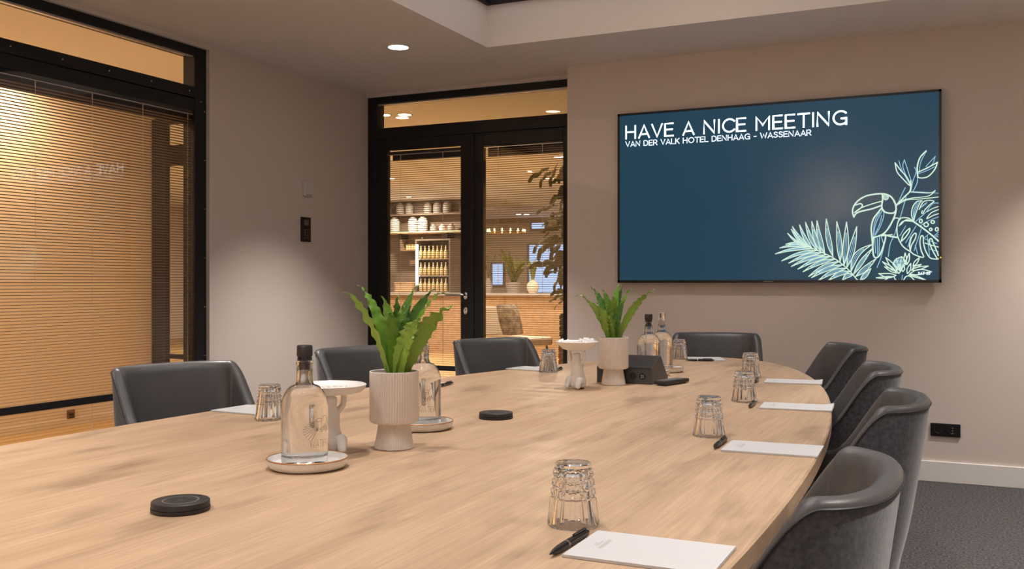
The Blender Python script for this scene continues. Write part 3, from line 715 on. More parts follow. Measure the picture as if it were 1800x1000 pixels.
def pen(p0, p1, label):
    x0, y0 = p0; x1, y1 = p1; L = .138; a = atan2(y1-y0, x1-x0); mx, my = (x0+x1)/2, (y0+y1)/2
    t_ = thing('pen', label, 'pen', (mx, my, ZT+.0062), a, 'black ballpoint pens on the table')
    def lx(prof): m_ = MB().lathe(prof, 14); m_.v = [(z, x, y) for x, y, z in m_.v]; return m_
    h = L/2
    lx([(.0008, -h), (.002, -h+.006), (.0045, -h+.016), (.0058, -h+.03), (.0062, -h+.055)]).build('grip', M['pen'], t_, True)
    lx([(.0062, -h+.055), (.0063, -h+.058), (.0062, -h+.060)]).build('band', M['penring'], t_, True)
    lx([(.0062, -h+.06), (.0058, h-.03), (.0054, h-.008), (.0, h-.006)]).build('barrel', M['pen'], t_, True)
    lx([(.0028, h-.007), (.0028, h), (0, h)]).build('push_button', M['pen'], t_, True)
    MB().box(h-.055, h-.010, -.0022, .0022, .0062, .0085, .0008).build('clip', M['pen'], t_)
    return t_
pen((-.520, 1.236), (-.516, 1.361), 'black pen beside the notepad of the fourth chair from the television wall')
pen((-.520, 2.19), (-.523, 2.33), 'black pen beside the notepad of the third chair from the television wall')
pen((-.592, 2.95), (-.602, 3.085), 'black pen beside the notepad with the lifted corner')
pen((-.722, 3.70), (-.737, 3.84), 'black pen beside the notepad nearest the television wall chair')
pen((-1.225, 4.615), (-1.11, 4.655), 'black pen in front of the notepad at the table end')
pen((-1.737, 3.06), (-1.745, 3.18), 'black pen by the chair in front of the plain grey wall')
pen((-1.590, 3.81), (-1.606, 3.93), 'black pen behind the tumbler near the double door')

# --- tumblers, upside down
def make_tumbler(label, loc):
    t_ = thing('tumbler', label, 'glass', loc, 0, 'upturned cut glass tumblers')
    n = 18; H_ = .099; rb, rt = .0415, .0300
    def ro(z): return rb+(rt-rb)*(z/H_)
    zs = [0, .002, .006, .030, .044, .0455, .048, .0495, .058, .0595, .062, .0635, .073, .0745, .077, .0785, .088, .0895, .093, .097, .099]
    dr = [-.0022, -.0005, 0, 0, 0, -.0028, -.0028, 0, 0, -.0028, -.0028, 0, 0, -.0028, -.0028, 0, 0, -.001, -.001, -.0012, -.003]
    vs = []; fs = []; NN = n*2
    for z, d_ in zip(zs, dr):
        for k in range(NN):
            a = 2*pi*k/NN; fl = -.0030 if (k % 2 and .004 < z < .092) else 0; r = ro(z)+d_+fl; vs.append((r*cos(a), r*sin(a), z))
    m_ = len(zs)
    for i in range(m_-1):
        for k in range(NN): fs.append((i*NN+k, i*NN+(k+1) % NN, (i+1)*NN+(k+1) % NN, (i+1)*NN+k))
    fs.append(tuple((m_-1)*NN+k for k in range(NN)))
    zi = [(rb-.0030, .0006), (rb-.0042, .004), (ro(.03)-.0050, .03), (ro(.06)-.0058, .06), (ro(.08)-.0075, .080), (ro(.084)-.012, .0835), (.0, .0845)]
    b0 = len(vs)
    for r, z in zi:
        for k in range(NN):
            a = 2*pi*k/NN; vs.append((max(r, 1e-4)*cos(a), max(r, 1e-4)*sin(a), z))
    for i in range(len(zi)-1):
        for k in range(NN): fs.append((b0+i*NN+(k+1) % NN, b0+i*NN+k, b0+(i+1)*NN+k, b0+(i+1)*NN+(k+1) % NN))
    for k in range(NN): fs.append((k, b0+k, b0+(k+1) % NN, (k+1) % NN))
    MB().add(vs, fs).build('glass_body', M['glass'], t_, True, 14)
    return t_
gl = [((-.560, 1.419), 'upturned cut glass tumbler beside the pen of the fourth chair from the television'),
      ((-.578, 2.386), 'upturned cut glass tumbler beside the pen of the third chair from the television'),
      ((-.642, 3.119), 'upturned cut glass tumbler beside the notepad with the lifted corner'),
      ((-.785, 3.938), 'upturned cut glass tumbler beside the notepad nearest the television wall chair'),
      ((-1.295, 4.727), 'upturned cut glass tumbler by the notepad at the table end'),
      ((-1.759, 2.150), 'upturned cut glass tumbler by the chair in front of the wide blind'),
      ((-1.735, 2.92), 'upturned cut glass tumbler by the chair in front of the plain grey wall'),
      ((-1.612, 3.797), 'upturned cut glass tumbler by the chair in front of the double door')]
tum = None
for k, ((x, y), lb) in enumerate(gl):
    if tum is None: tum = make_tumbler(lb, (x, y, ZT))
    else: dup(tum, (x, y, ZT), rnd.random()*.3, lb)

# --- saucers
def make_saucer(label, loc):
    t_ = thing('saucer', label, 'saucer', loc, 0, 'white saucers under the water bottles')
    MB().lathe([(0, .0), (.068, 0), (.078, .004), (.0825, .012), (.0835, .0205), (.0815, .0215), (.0795, .0200), (.078, .0115), (.073, .0075), (.0, .0070)], 56).build('dish', M['saucer'], t_, True, 50)
    MB().lathe([(.0837, .0200), (.0838, .0215), (.0825, .0228), (.0810, .0222), (.0812, .0208)], 56).build('rim_band', M['gold'], t_, True)
    return t_
sau = make_saucer('white saucer with brown rim under the black-capped bottle nearest the wireless charger pair', (-1.231, 1.625, ZT))
sau['label'] = 'white saucer under the black-capped bottle in front of the figurine with the empty plate'
dup(sau, (-1.289, 2.185, ZT), 0, 'white saucer under the glass-stoppered bottle behind the planter and figurine pair')
dup(sau, (-1.180, 3.846, ZT), 0, 'white saucer under the black-capped bottle behind the charcoal connection box')
dup(sau, (-1.170, 4.028, ZT), 0, 'white saucer under the glass-stoppered bottle behind the charcoal connection box')

# --- bottles
def make_bottle(label, loc, rz, cap):
    t_ = thing('water_bottle', label, 'bottle', loc, rz, 'clear glass water bottles')
    R = .048
    out = [(0, .0), (.040, .0), (.0465, .003), (R, .010), (R, .114)]
    for k in range(1, 9):
        a = pi/2*k/9; out.append((.0185+(R-.0185)*cos(a), .114+.050*sin(a)))
    out += [(.0190, .1645), (.0172, .170), (.0165, .178), (.0163, .205), (.0178, .2065), (.0178, .212), (.0165, .2135)]
    inn = [(.0125, .2135), (.0125, .178), (.0145, .168)]
    for k in range(8, 0, -1):
        a = pi/2*k/9; inn.append((.0155+(R-.003-.0155)*cos(a), .112+.049*sin(a)))
    inn += [(R-.003, .112), (R-.003, .022), (R-.010, .0175), (.0, .0175)]
    MB().lathe(out+inn, 48).build('glass_body', M['glass'], t_, True, 50)
    wr = [(0, .0172), (R-.010, .0172), (R-.0028, .0218), (R-.0028, .112)]
    for k in range(1, 8):
        a = pi/2*k/9; wr.append((.0157+(R-.0028-.0157)*cos(a), .112+.049*sin(a)))
    wr.append((0, wr[-1][1]))
    MB().lathe(wr, 48).build('water', M['water'], t_, True, 50)
    if cap == 'black':
        c_ = MB().lathe([(0, .2455), (.0145, .2455), (.0162, .2435), (.0164, .2250), (.0155, .2225), (.0, .2225)], 32).build('stopper', M['blackmat'], t_, True, 40)
        MB().lathe([(.0, .2225), (.0148, .2225), (.0152, .214), (.0122, .2138), (.0120, .196), (.0, .195)], 28).build('seal', M['pen'], c_, True, 40)
    else:
        c_ = MB().lathe([(0, .2455), (.0145, .2455), (.0152, .2435), (.0150, .2200), (.0155, .2140), (.0, .2138)], 32).build('stopper', M['glass'], t_, True, 40)
        MB().lathe([(.0, .2138), (.0122, .2138), (.0118, .196), (.0, .195)], 28).build('seal', M['offwhite'], c_, True, 40)
        MB().lathe([(0, .2462), (.0135, .2462), (.0135, .2456)], 28).build('top_cap', M['porcelain'], c_, True)
    # printed plant drawing and word, wrapped on the glass, facing local -y
    def wrap(mb): mb.v = [((R+.0004)*sin(x/R), -(R+.0004)*cos(x/R), z) for x, y, z in mb.v]; return mb
    pm = MB(); put_text(pm, 'WATER', -.022, .040, .044, .0140, .0008, 0, .28); wrap(pm).build('word_print', M['etch'], t_)
    dm = MB()
    for k in range(11):
        a = radians(95+k*15); dm.ribbon(cr([(-.004, .068), (-.004+.012*cos(a), .070+.010*sin(a)+.002), (-.006+.026*cos(a), .073+.018*sin(a)-.001*k)], 4), .0007, 0)
    for k in range(7):
        a = radians(-20+k*32); dm.ribbon(cr([(.010+.003*cos(a), .066+.003*sin(a)), (.010+.010*cos(a-.3), .066+.008*sin(a-.3)), (.010+.012*cos(a+.3), .066+.010*sin(a+.3)), (.010+.003*cos(a+.5), .066+.003*sin(a+.5))], 4), .0007, 0)
    dm.ribbon(cr([(.002, .078), (.004, .090), (.010, .096), (.018, .094), (.021, .086), (.014, .080), (.008, .072)], 5), .0008, 0)
    dm.ribbon(cr([(.004, .090), (-.004, .092), (-.010, .086), (.002, .086)], 5), .0008, 0); dm.ribbon(cr([(.014, .080), (.020, .072), (.024, .078), (.022, .090)], 5), .0007, 0)
    dm.v = [(x*1.15, y, z+.006) for x, y, z in dm.v]; wrap(dm).build('plant_print', M['etch'], t_)
    return t_
zb = ZT+.0072
facing = lambda x, y, extra=0: atan2(y, x)-pi/2+radians(extra)     # local -y towards the room's near side
b1 = make_bottle('black-capped glass water bottle in front of the figurine with the empty plate', (-1.240, 1.627, zb), radians(25+35+17), 'black')
b2 = make_bottle('glass-stoppered water bottle behind the ribbed planter and the empty plate figurine', (-1.293, 2.199, zb), radians(25+8+12), 'clear')
dup(b1, (-1.182, 3.842, zb), radians(-40), 'black-capped glass water bottle behind the charcoal connection box')
dup(b2, (-1.176, 4.011, zb), radians(-60), 'glass-stoppered water bottle behind the charcoal connection box')

# --- ribbed planters with crinkled ferns
def ribbed(prof, n, depth, sub=4):
    NN = n*sub; vs = []; fs = []
    for r, z, k_ in prof:
        for k in range(NN):
            a = 2*pi*k/NN; ph = (k % sub)/sub; rr = r-depth*k_*(1-abs(sin(pi*ph)))**1.5; vs.append((max(rr, 1e-4)*cos(a), max(rr, 1e-4)*sin(a), z))
    for i in range(len(prof)-1):
        for k in range(NN): fs.append((i*NN+k, i*NN+(k+1) % NN, (i+1)*NN+(k+1) % NN, (i+1)*NN+k))
    return vs, fs
def leaf_mesh(base, tip, wd, droop, side, waves, seed):
    r_ = random.Random(seed); B, T = Vector(base), Vector(tip); d_ = T-B; L = d_.length
    hor = Vector((d_.x, d_.y, 0)); hor = hor.normalized() if hor.length > 1e-5 else Vector((1, 0, 0))
    out = []; n = 30; m_ = MB(); vs = []; fs = []
    sd = Vector(side).normalized()
    ph1, ph2 = r_.random()*6, r_.random()*6
    for i in range(n+1):
        t_ = i/n
        p = B+d_*t_+Vector((0, 0, 1))*(.10*L*sin(pi*t_*.9))-hor*(.05*L*sin(pi*t_))
        if t_ > .85: p += (hor*.5-Vector((0, 0, 1)))*droop*((t_-.85)/.15)**2
        tw = .55*sin(t_*3+ph1)*t_
        tng = d_.normalized(); s2 = (Matrix.Rotation(tw, 3, tng) @ sd); nn = s2.cross(tng).normalized()
        prof = (sin(pi*min(t_*.62+.16, 1)**1.0))**.8*(1-t_**3.2)+.03
        if t_ > .82: prof *= .62
        w_ = wd*.5*prof
        for k in range(5):
            u = k/2-1; edge = abs(u)
            wave = .0058*(wd/.03)*edge**2*sin(waves*2*pi*t_+1.6*sin(9*t_+ph2+u)+(ph1 if u < 0 else ph2))*(.75+.5*sin(5*t_+ph1))*(.3+.7*t_)
            wv = w_*(1.12+.06*edge*sin(waves*2*pi*t_+1.6*sin(9*t_+ph2+u)+ph2+u))
            vs.append(p+s2*(u*wv)+nn*(wave+.16*w_*edge))
    for i in range(n):
        for k in range(4): fs.append((i*5+k, i*5+k+1, (i+1)*5+k+1, (i+1)*5+k))
    m_.add(vs, fs); m_.flat = True; return m_
def planter(label, loc, leaves, rz, seed):
    t_ = thing('potted_fern', label, 'potted plant', loc, 0, 'crinkled ferns in ribbed footed planters')
    rot = rz
    cupv, cupf = ribbed([(.0, .060, 0), (.050, .060, 0), (.0545, .062, .6), (.0568, .067, 1), (.0568, .174, 1), (.0568, .1775, .3), (.0555, .1785, 0), (.0535, .1775, 0), (.0520, .160, 0), (.0, .158, 0)], 58, .0030)
    MB().add(cupv, cupf).build('bowl', M['pot'], t_, True, 50)
    fv, ff = ribbed([(.0, .0, 0), (.043, 0, 0), (.0455, .002, .5), (.0450, .006, 1), (.0365, .058, 1), (.036, .0602, .3), (.0, .0602, 0)], 50, .0026)
    MB().add(fv, ff).build('foot', M['pot'], t_, True, 50)
    so = MB(); r_ = random.Random(seed); vs = [(0, 0, .168)]; fs = []
    for i in range(1, 6):
        for k in range(24): a = 2*pi*k/24; vs.append((.0525*i/5*cos(a), .0525*i/5*sin(a), .165+r_.random()*.005))
    for k in range(24): fs.append((0, 1+k, 1+(k+1) % 24))
    for i in range(4):
        for k in range(24): fs.append((1+i*24+k, 1+(i+1)*24+k, 1+(i+1)*24+(k+1) % 24, 1+i*24+(k+1) % 24))
    so.add(vs, fs).build('soil', M['soil'], t_, True)
    rgt, fwd = Vector((cT, sT, 0)), Vector((-sT, cT, 0))
    leaves = leaves+[(r_.uniform(-.085, .095), r_.uniform(.10, .17), r_.uniform(.0, .07), r_.uniform(.022, .030), ('leaf', 'leaf2', 'leaf2')[q_ % 3]) for q_ in range(6)]
    for k, (dx, dz, dp, wd, mt) in enumerate(leaves):
        tip = rgt*dx+fwd*dp+Vector((0, 0, .168+dz)); base = rgt*(dx*.08)+fwd*(dp*.15)+Vector((0, 0, .160))
        sd = (rgt*(.9 if k % 3 else .55)+fwd*(.45 if k % 2 else -.6)); dd = (tip-base).normalized(); sd = sd-dd*sd.dot(dd)
        leaf_mesh(base, tip, wd, .018 if k % 3 == 0 else .006, sd, 8+k % 3, seed*50+k).build('frond', M[mt], t_, True, 80)
    return t_
planter('crinkled fern in a ribbed planter between two water bottles', (-1.195, 1.902, ZT),
        [(-.120, .200, .0, .026, 'leaf3'), (-.088, .208, .04, .026, 'leaf'), (-.030, .185, .01, .030, 'leaf'), (.004, .193, .04, .032, 'leaf2'), (.048, .208, .05, .034, 'leaf2'),
         (.090, .200, .04, .030, 'leaf2'), (.118, .198, -.01, .028, 'leaf'), (.135, .160, -.035, .046, 'leaf3'), (.068, .135, -.06, .048, 'leaf3'), (-.008, .155, -.03, .030, 'leaf'), (-.062, .150, .05, .028, 'leaf2'), (.025, .165, .02, .030, 'leaf')], 0, 3)
planter('crinkled fern in a ribbed planter in front of the charcoal connection box', (-1.195, 3.438, ZT),
        [(-.135, .175, .0, .028, 'leaf3'), (-.081, .198, .04, .028, 'leaf2'), (-.042, .193, .02, .028, 'leaf'), (.0, .172, -.02, .034, 'leaf3'), (.024, .212, .03, .030, 'leaf'), (.043, .205, .05, .028, 'leaf2'),
         (.073, .200, .0, .030, 'leaf'), (.155, .186, .01, .030, 'leaf3'), (-.066, .128, -.05, .050, 'leaf3'), (-.030, .130, -.05, .036, 'leaf'), (.040, .150, -.03, .030, 'leaf2'), (-.100, .150, .03, .030, 'leaf')], 0, 8)

# --- porcelain figurines carrying a dish
def skin_body(name, bones, m, parent):
    me = bpy.data.meshes.new(name); vs = [b[0] for b in bones]; es = [(b[2], i) for i, b in enumerate(bones) if b[2] is not None]
    me.from_pydata(vs, es, []); o = bpy.data.objects.new(name, me); C.objects.link(o)
    md = o.modifiers.new('skin', 'SKIN'); ss = o.modifiers.new('sub', 'SUBSURF'); ss.levels = 2; ss.render_levels = 2
    for i, b in enumerate(bones): me.skin_vertices[0].data[i].radius = (b[1], b[1])
    me.skin_vertices[0].data[0].use_root = True
    dg = bpy.context.evaluated_depsgraph_get(); me2 = bpy.data.meshes.new_from_object(o.evaluated_get(dg)); bpy.data.objects.remove(o)
    zs = [v.co.z for v in me2.vertices]; z0_, z1_ = min(zs), max(zs)
    for v in me2.vertices: v.co.z = (v.co.z-z0_)/(z1_-z0_)*.1385
    me2.materials.clear(); me2.materials.append(m); me2.polygons.foreach_set('use_smooth', [True]*len(me2.polygons)); me2.name = name
    o2 = bpy.data.objects.new(name, me2); C.objects.link(o2); o2.parent = parent; return o2
def figurine(label, loc, rz, dish_r, bowl):
    t_ = thing('figurine_stand', label, 'figurine', loc, rz, 'white porcelain figurines carrying dishes')
    B = [((0, .006, .030), .031, None), ((0, .004, .055), .0255, 0), ((0, .002, .080), .0225, 1), ((0, 0, .098), .0190, 2), ((0, -.002, .110), .0150, 3), ((0, -.004, .122), .0170, 4), ((0, -.005, .134), .0160, 5)]
    for sx in (-1, 1):
        i = len(B); B += [((.017*sx, .002, .098), .0085, 3), ((.029*sx, .004, .108), .0075, i), ((.0315*sx, .002, .124), .0070, i+1), ((.0300*sx, -.002, .142), .0075, i+2)]
        j = len(B); B += [((.020*sx, -.006, .030), .0190, 0), ((.023*sx, -.022, .044), .0150, j), ((.022*sx, -.027, .022), .0115, j+1), ((.022*sx, -.036, .009), .0090, j+2)]
    B.append(((0, .002, .012), .030, 0))
    skin_body('body', B, M['porcelain'], t_)
    R = dish_r
    if bowl: pr = [(0, .137), (.030, .137), (.052, .144), (R*.85, .158), (R, .170), (R-.003, .1715), (R*.82, .162), (.045, .150), (.0, .148)]
    else: pr = [(0, .136), (.060, .136), (R-.012, .138), (R-.003, .145), (R, .1545), (R-.003, .156), (R-.008, .150), (R-.014, .1465), (0, .146)]
    MB().lathe(pr, 56).build('dish', M['porcelain'], t_, True, 50)
    return t_
f1 = figurine('white porcelain figurine holding up a flat plate behind the black-capped bottle', (-1.286, 1.779, ZT), radians(45), .081, False)
f2 = figurine('white porcelain figurine holding up a bowl of wrapped sweets beside the planter', (-1.268, 3.249, ZT), radians(-10), .078, True)
# faint raised drawing on the plate
dm = MB()
for k in range(6): dm.tube(cr([(-.03+.012*k, -.02, .1466), (-.02+.012*k, .0+.006*sin(k), .1472), (-.03+.014*k, .025, .1466)], 4), .0012, 5)
dm.build('relief', M['offwhite'], f1)
# sweets
rs = random.Random(11); sm_ = None
for k in range(13):
    a = k*2.4; r = .010+.0130*sqrt(k)
    if sm_ is None:
        mb = MB().box(-.016, .016, -.010, .010, -.006, .006, .003); mb.add([(-.016, 0, 0), (-.024, -.007, .002), (-.024, .007, -.002)], [(0, 1, 2)]); mb.add([(.016, 0, 0), (.024, .007, .002), (.024, -.007, -.002)], [(0, 1, 2)])
        sm_ = mb.build('wrapped_sweet', M['sweet']); o = sm_
    else: o = copy_of(sm_)
    tag(o, 'small white wrapped sweet lying in the porcelain bowl', 'sweet', 'white wrapped sweets in the bowl')
    zz = .154+.30*max(0, r-.02)*.55 if True else 0
    o.location = (-1.268+r*cos(a), 3.249+r*sin(a), ZT+.1585+.0125*(r/.065)**2+.004*(k % 3)); o.rotation_euler = (rs.uniform(-.4, .4), rs.uniform(-.4, .4), rs.uniform(0, 6.28))

# --- wireless chargers
def charger(label, loc, rz):
    t_ = thing('wireless_charger', label, 'charger', loc, rz, 'black wireless charging discs')
    MB().lathe([(0, 0), (.0475, 0), (.0482, .001), (.0482, .0062), (.0470, .0068), (.0, .0068)], 56).build('base', M['blackmat'], t_, True, 40)
    MB().lathe([(0, .0068), (.0455, .0068), (.0478, .0078), (.0472, .0165), (.0462, .0172), (.0, .0172)], 56).build('lid', M['blackmat'], t_, True, 40)
    MB().lathe([(.0272, .01735), (.0300, .01735)], 48).build('ring_mark', M['ring'], t_)
    lg = MB()
    for k in range(3): lg.add([(-.006+.003*k, -.001-.001*k, .01735), (.001+.003*k, -.001-.001*k, .01735), (.002+.003*k, .001-.001*k+.001, .01735), (-.005+.003*k, .001-.001*k+.001, .01735)], [(0, 1, 2, 3)])
    lg.build('logo_mark', M['ring'], t_); return t_
charger('black charging disc alone on the bare table end away from the planters', (-1.193, 1.229, ZT), .4)
charger('black charging disc between the ribbed planters', (-1.198, 2.443, ZT), .4)

# --- connection box
bx = thing('connection_box', 'charcoal wedge-shaped connection box behind the small planter', 'connection box', (-1.172, 3.60, ZT), radians(1))
e = [(-.112, 0), (-.112, .061), (-.005, .100), (.015, .100), (.118, .010), (.118, 0)]
vs = [(x, y, z) for x in (-.108, .108) for y, z in e]; n = len(e)
MB().add(vs, [tuple(range(n)), tuple(range(2*n-1, n-1, -1))]+[(k, n+k, n+(k+1) % n, (k+1) % n) for k in range(n)]).build('housing', M['boxmetal'], bx)
lidp = MB(); lidp.add([(-.106, -.1145, .062), (.106, -.1145, .062), (.106, -.008, .1012), (-.106, -.008, .1012), (-.106, -.1150, .0600), (.106, -.1150, .0600)], [(0, 1, 2, 3), (4, 5, 1, 0)]); lidp.build('lid', M['screenoff'], bx)
for k, (x, nn) in enumerate(((-.07, 6), (.036, 24), (.072, 6))):
    mm = MB().lathe([(0, .0012), (.0125, .0012), (.0135, 0)], nn, rot=pi/6); mm.v = [(x+a, -.1122-c_, .030+b) for a, b, c_ in mm.v]; pt = mm.build('port', M['screenoff'], bx)
    if nn == 6:
        for i in range(4):
            MB().box(x-.006+.007*(i % 2), x-.001+.007*(i % 2), -.1140, -.1134, .0235+.007*(i//2), .0285+.007*(i//2)).build('port_symbol', M['key'], pt)
rm = thing('remote_control', 'black remote control lying beside the connection box', 'remote control', (-1.000, 3.545, ZT), radians(-16))
rb_ = MB().box(-.026, .026, -.085, .085, .004, .018, .004); rb_.build('body', M['blackmat'], rm)
MB().box(-.020, .020, -.070, .070, 0, .004).build('underside', M['screenoff'], rm)
for i in range(3):
    for j in range(8): MB().box(-.019+.0135*i, -.008+.0135*i, -.070+.017*j, -.060+.017*j, .018, .0195).build('key', M['key'], rm)

# =================================================================== HALL AND LOBBY BEHIND THE GLASS
HX, LZ = -6.40, 2.66
struct('floor_hall', MB().box(-14, XA-.20, -1, YB+.12, -.10, 0).box(-16, 2, YB+.12, 24, -.10, 0), M['hallfloor'])
struct('ceiling_hall', MB().box(-8.5, XA-.20, -1, YB+.12, LZ, LZ+.1).box(-16, 2, YB+.15, 24, LZ, LZ+.1), M['hallceil'])
struct('wall_hall', MB().box(HX-.1, HX, -1, YB+.12, 0, LZ), M['hallwall'])
struct('wall_hall_end', MB().box(HX-.1, XA-.2, -1.1, -1, 0, LZ), M['hallwall'])
struct('baseboard_hall', MB().box(HX, HX+.012, -1, YB, 0, .06), M['hallwall'])
struct('wall_lobby_side', MB().box(XR, XR+.15, YB+.15, 24, 0, LZ), M['hallwall'])
struct('wall_lobby_left', MB().box(-14.6, -14.5, YB+.12, 24, 0, LZ), M['hallwall'])
struct('wall_lobby_front', MB().box(-14.5, HX-.1, YB+.0, YB+.12, 0, LZ).box(XR-.02, XR+.1, YB+.1, YB+.2, 0, LZ), M['hallwall'])
struct('wall_lobby_far', MB().box(-14.5, 2, 21.5, 21.6, 0, LZ), M['hallwall'])
struct('wall_bar', MB().box(-14.5, -8.15, 15.6, 15.75, 0, LZ), M['barback'])
# black frame added at the hall end for the dark band behind the blind
D2 = struct_root('hall_end_frame')
p2 = lambda n, u0, u1, z0, z1, m='black': part_box(n, mapB, YB, M[m], u0, u1, -.06, 0, z0, z1, D2)
p2('frame_jamb', HX, HX+.155, 0, 2.50); p2('frame_jamb', XA-.30, XA-.20, 0, 2.50); p2('frame_head', HX, XA-.20, 2.50, 2.553); p2('frame_transom', HX+.155, XA-.30, 2.143, 2.314)
p2('leaf_stile', -5.42, -5.26, 0, 2.143); p2('leaf_rail', HX+.155, -5.42, .479, .517); p2('leaf_rail', -5.26, XA-.30, .479, .517)
struct('wall_hall_head', MB().box(HX, XA-.2, YB, YB+.06, 2.553, LZ), M['hallwall'])
hs = thing('hall_socket', 'small dark socket low on the hall wall behind the blind', 'socket', (HX, 5.41, .085)); MB().box(0, .012, -.035, .035, -.025, .045, .003).build('plate', M['crate'], hs); MB().box(.012, .014, -.02, .02, -.02, .02, .001).build('outlet', M['blackmat'], hs)
for k, (x, y) in enumerate([(-5.40, .5), (-5.40, 2.2), (-6.10, 4.62), (-6.10, 4.84)]):
    downlight(x, y, LZ, 'warm round downlight in the hall ceiling behind the wide blind', P_HALL*(1 if k < 2 else .2), HALLC, 150, 'hall downlights', 'halldisc', .05, k < 4)
LG = 'lobby downlights'
for k, (x, y, li) in enumerate([(-4.78, 7.43, 1), (-4.70, 7.62, 1), (-4.60, 7.50, 0), (-1.4, 8.0, 1), (-8.95, 14.75, 1), (-4.45, 10.8, 1), (-8.85, 19.6, 0), (-9.0, 19.5, 0), (-6.5, 9.5, 1), (-7.6, 12.0, 1), (-10.2, 12.4, 1), (-5.5, 13.0, 1), (-9.5, 17.8, 1), (-6.0, 17.5, 1), (-8.2, 8.2, 1)]):
    downlight(x, y, LZ, 'warm round downlight in the lobby ceiling seen through the door', P_LOBBY, LOBC, 92 if y < 8.5 else 150, LG, 'halldisc', .06, bool(li))
# bar counter
cn = thing('bar_counter', 'long wooden bar counter across the lobby behind the door', 'counter', (-7.6, 13.9, 0))
MB().box(-4.4, 4.4, -.34, -.30, 0, .925).build('front_panel', M['barwood'], cn); MB().box(-4.4, 4.4, -.30, .34, 0, .90).build('carcass', M['barwood'], cn)
MB().box(-4.45, 4.45, -.40, .38, .925, .965, .006).build('worktop', M['stone'], cn)
for k in range(8): MB().box(-4.4+1.1*k, -4.395+1.1*k, -.345, -.338, .02, .92).build('panel_joint', M['barback'], cn)
# shelf unit on the bar wall
su = thing('bar_shelf', 'long pale shelf on the bar wall behind the counter', 'shelf', (-9.3, 15.6, 2.04)); MB().box(-1.6, 1.12, -.32, 0, 0, .035, .003).build('board', M['shelf'], su); 
for x in (-1.2, -.2, .8): MB().box(x-.01, x+.01, -.30, 0, -.09, 0).build('bracket', M['black'], su)
s2 = thing('bar_shelf', 'dark upper shelf high on the bar wall', 'shelf', (-9.3, 15.6, 2.38)); MB().box(-1.6, 1.12, -.28, 0, 0, .03, .003).build('board', M['barback'], s2)
cb = thing('wall_cabinet', 'open lit glass cabinet under the pale bar shelf', 'cabinet', (-9.27, 15.6, 1.735)); 
MB().box(-.23, .23, -.26, -.24, 0, .015).build('front_lip', M['shelf'], cb); MB().box(-.23, .23, -.24, 0, -.01, .01).build('base', M['shelf'], cb); MB().box(-.24, -.23, -.26, 0, 0, .23).build('side', M['barback'], cb); MB().box(.23, .24, -.26, 0, 0, .23).build('side', M['barback'], cb)
pz = thing('wall_sign', 'pale blank panel on the bar wall', 'panel', (-9.24, 15.6, 1.51)); MB().box(-.20, .20, -.06, 0, -.06, .06, .004).build('board', M['grey'], pz); MB().box(-.17, .17, -.065, -.06, -.04, .04).build('face', M['shelf'], pz)
mc = thing('coffee_machine', 'wooden box machine on the back bar counter', 'machine', (-9.24, 15.25, .94)); MB().box(-.22, .22, -.2, .2, 0, .20, .01).build('body', M['barwood'], mc); MB().box(-.18, .18, -.21, -.2, .04, .16).build('face', M['shelf'], mc)
bb = thing('back_bar', 'low wooden back bar along the bar wall', 'counter', (-9.7, 15.27, 0)); MB().box(-2, 1.5, -.3, .3, 0, .90).build('carcass', M['barwood'], bb); MB().box(-2, 1.5, -.32, .3, .90, .94).build('worktop', M['stone'], bb)
def vessel(name, label, cat, loc, prof, m, group, lid=True):
    t_ = thing(name, label, cat, loc, 0, group); MB().lathe(prof, 20).build('body', m, t_, True)
    if lid: r, z = prof[-2]; MB().lathe([(r*.7, z), (r*.7, z+.03), (0, z+.03)], 16).build('neck', m, t_, True)
    return t_
jar = [(0, 0), (.08, 0), (.095, .03), (.095, .16), (.07, .20), (0, .20)]
jr = None
for k, (x, mt) in enumerate([(-9.90, 'offwhite'), (-9.69, 'offwhite'), (-9.29, 'offwhite'), (-9.08, 'offwhite'), (-8.85, 'grey'), (-8.66, 'offwhite'), (-8.48, 'grey')]):
    vessel('jar', ('tall pale storage jar on the pale bar shelf' if k < 4 else 'low grey pot on the pale bar shelf' if mt == 'grey' else 'low white pot between grey pots on the pale bar shelf'), 'jar', (x, 15.44, 2.075), [(r*(1 if k < 4 else .7), z*(1.25 if k < 4 else .55)) for r, z in jar], M[mt], 'jars on the pale bar shelf')
for k, x in enumerate([-9.88, -9.58, -9.38, -8.98, -8.78, -8.58]):
    vessel('jug', 'dark jug standing on the upper bar shelf', 'jug', (x, 15.46, 2.41), [(r*.85, z*.9) for r, z in jar], M['grey'], 'jugs on the upper bar shelf')
for k in range(7):
    vessel('tumbler', 'tiny lit glass in the open wall cabinet', 'glass', (-9.44+.056*k, 15.48, 1.745), [(0, 0), (.022, 0), (.026, .10), (.02, .10), (0, .10)], M['bottlegold'], 'glasses in the wall cabinet', False)
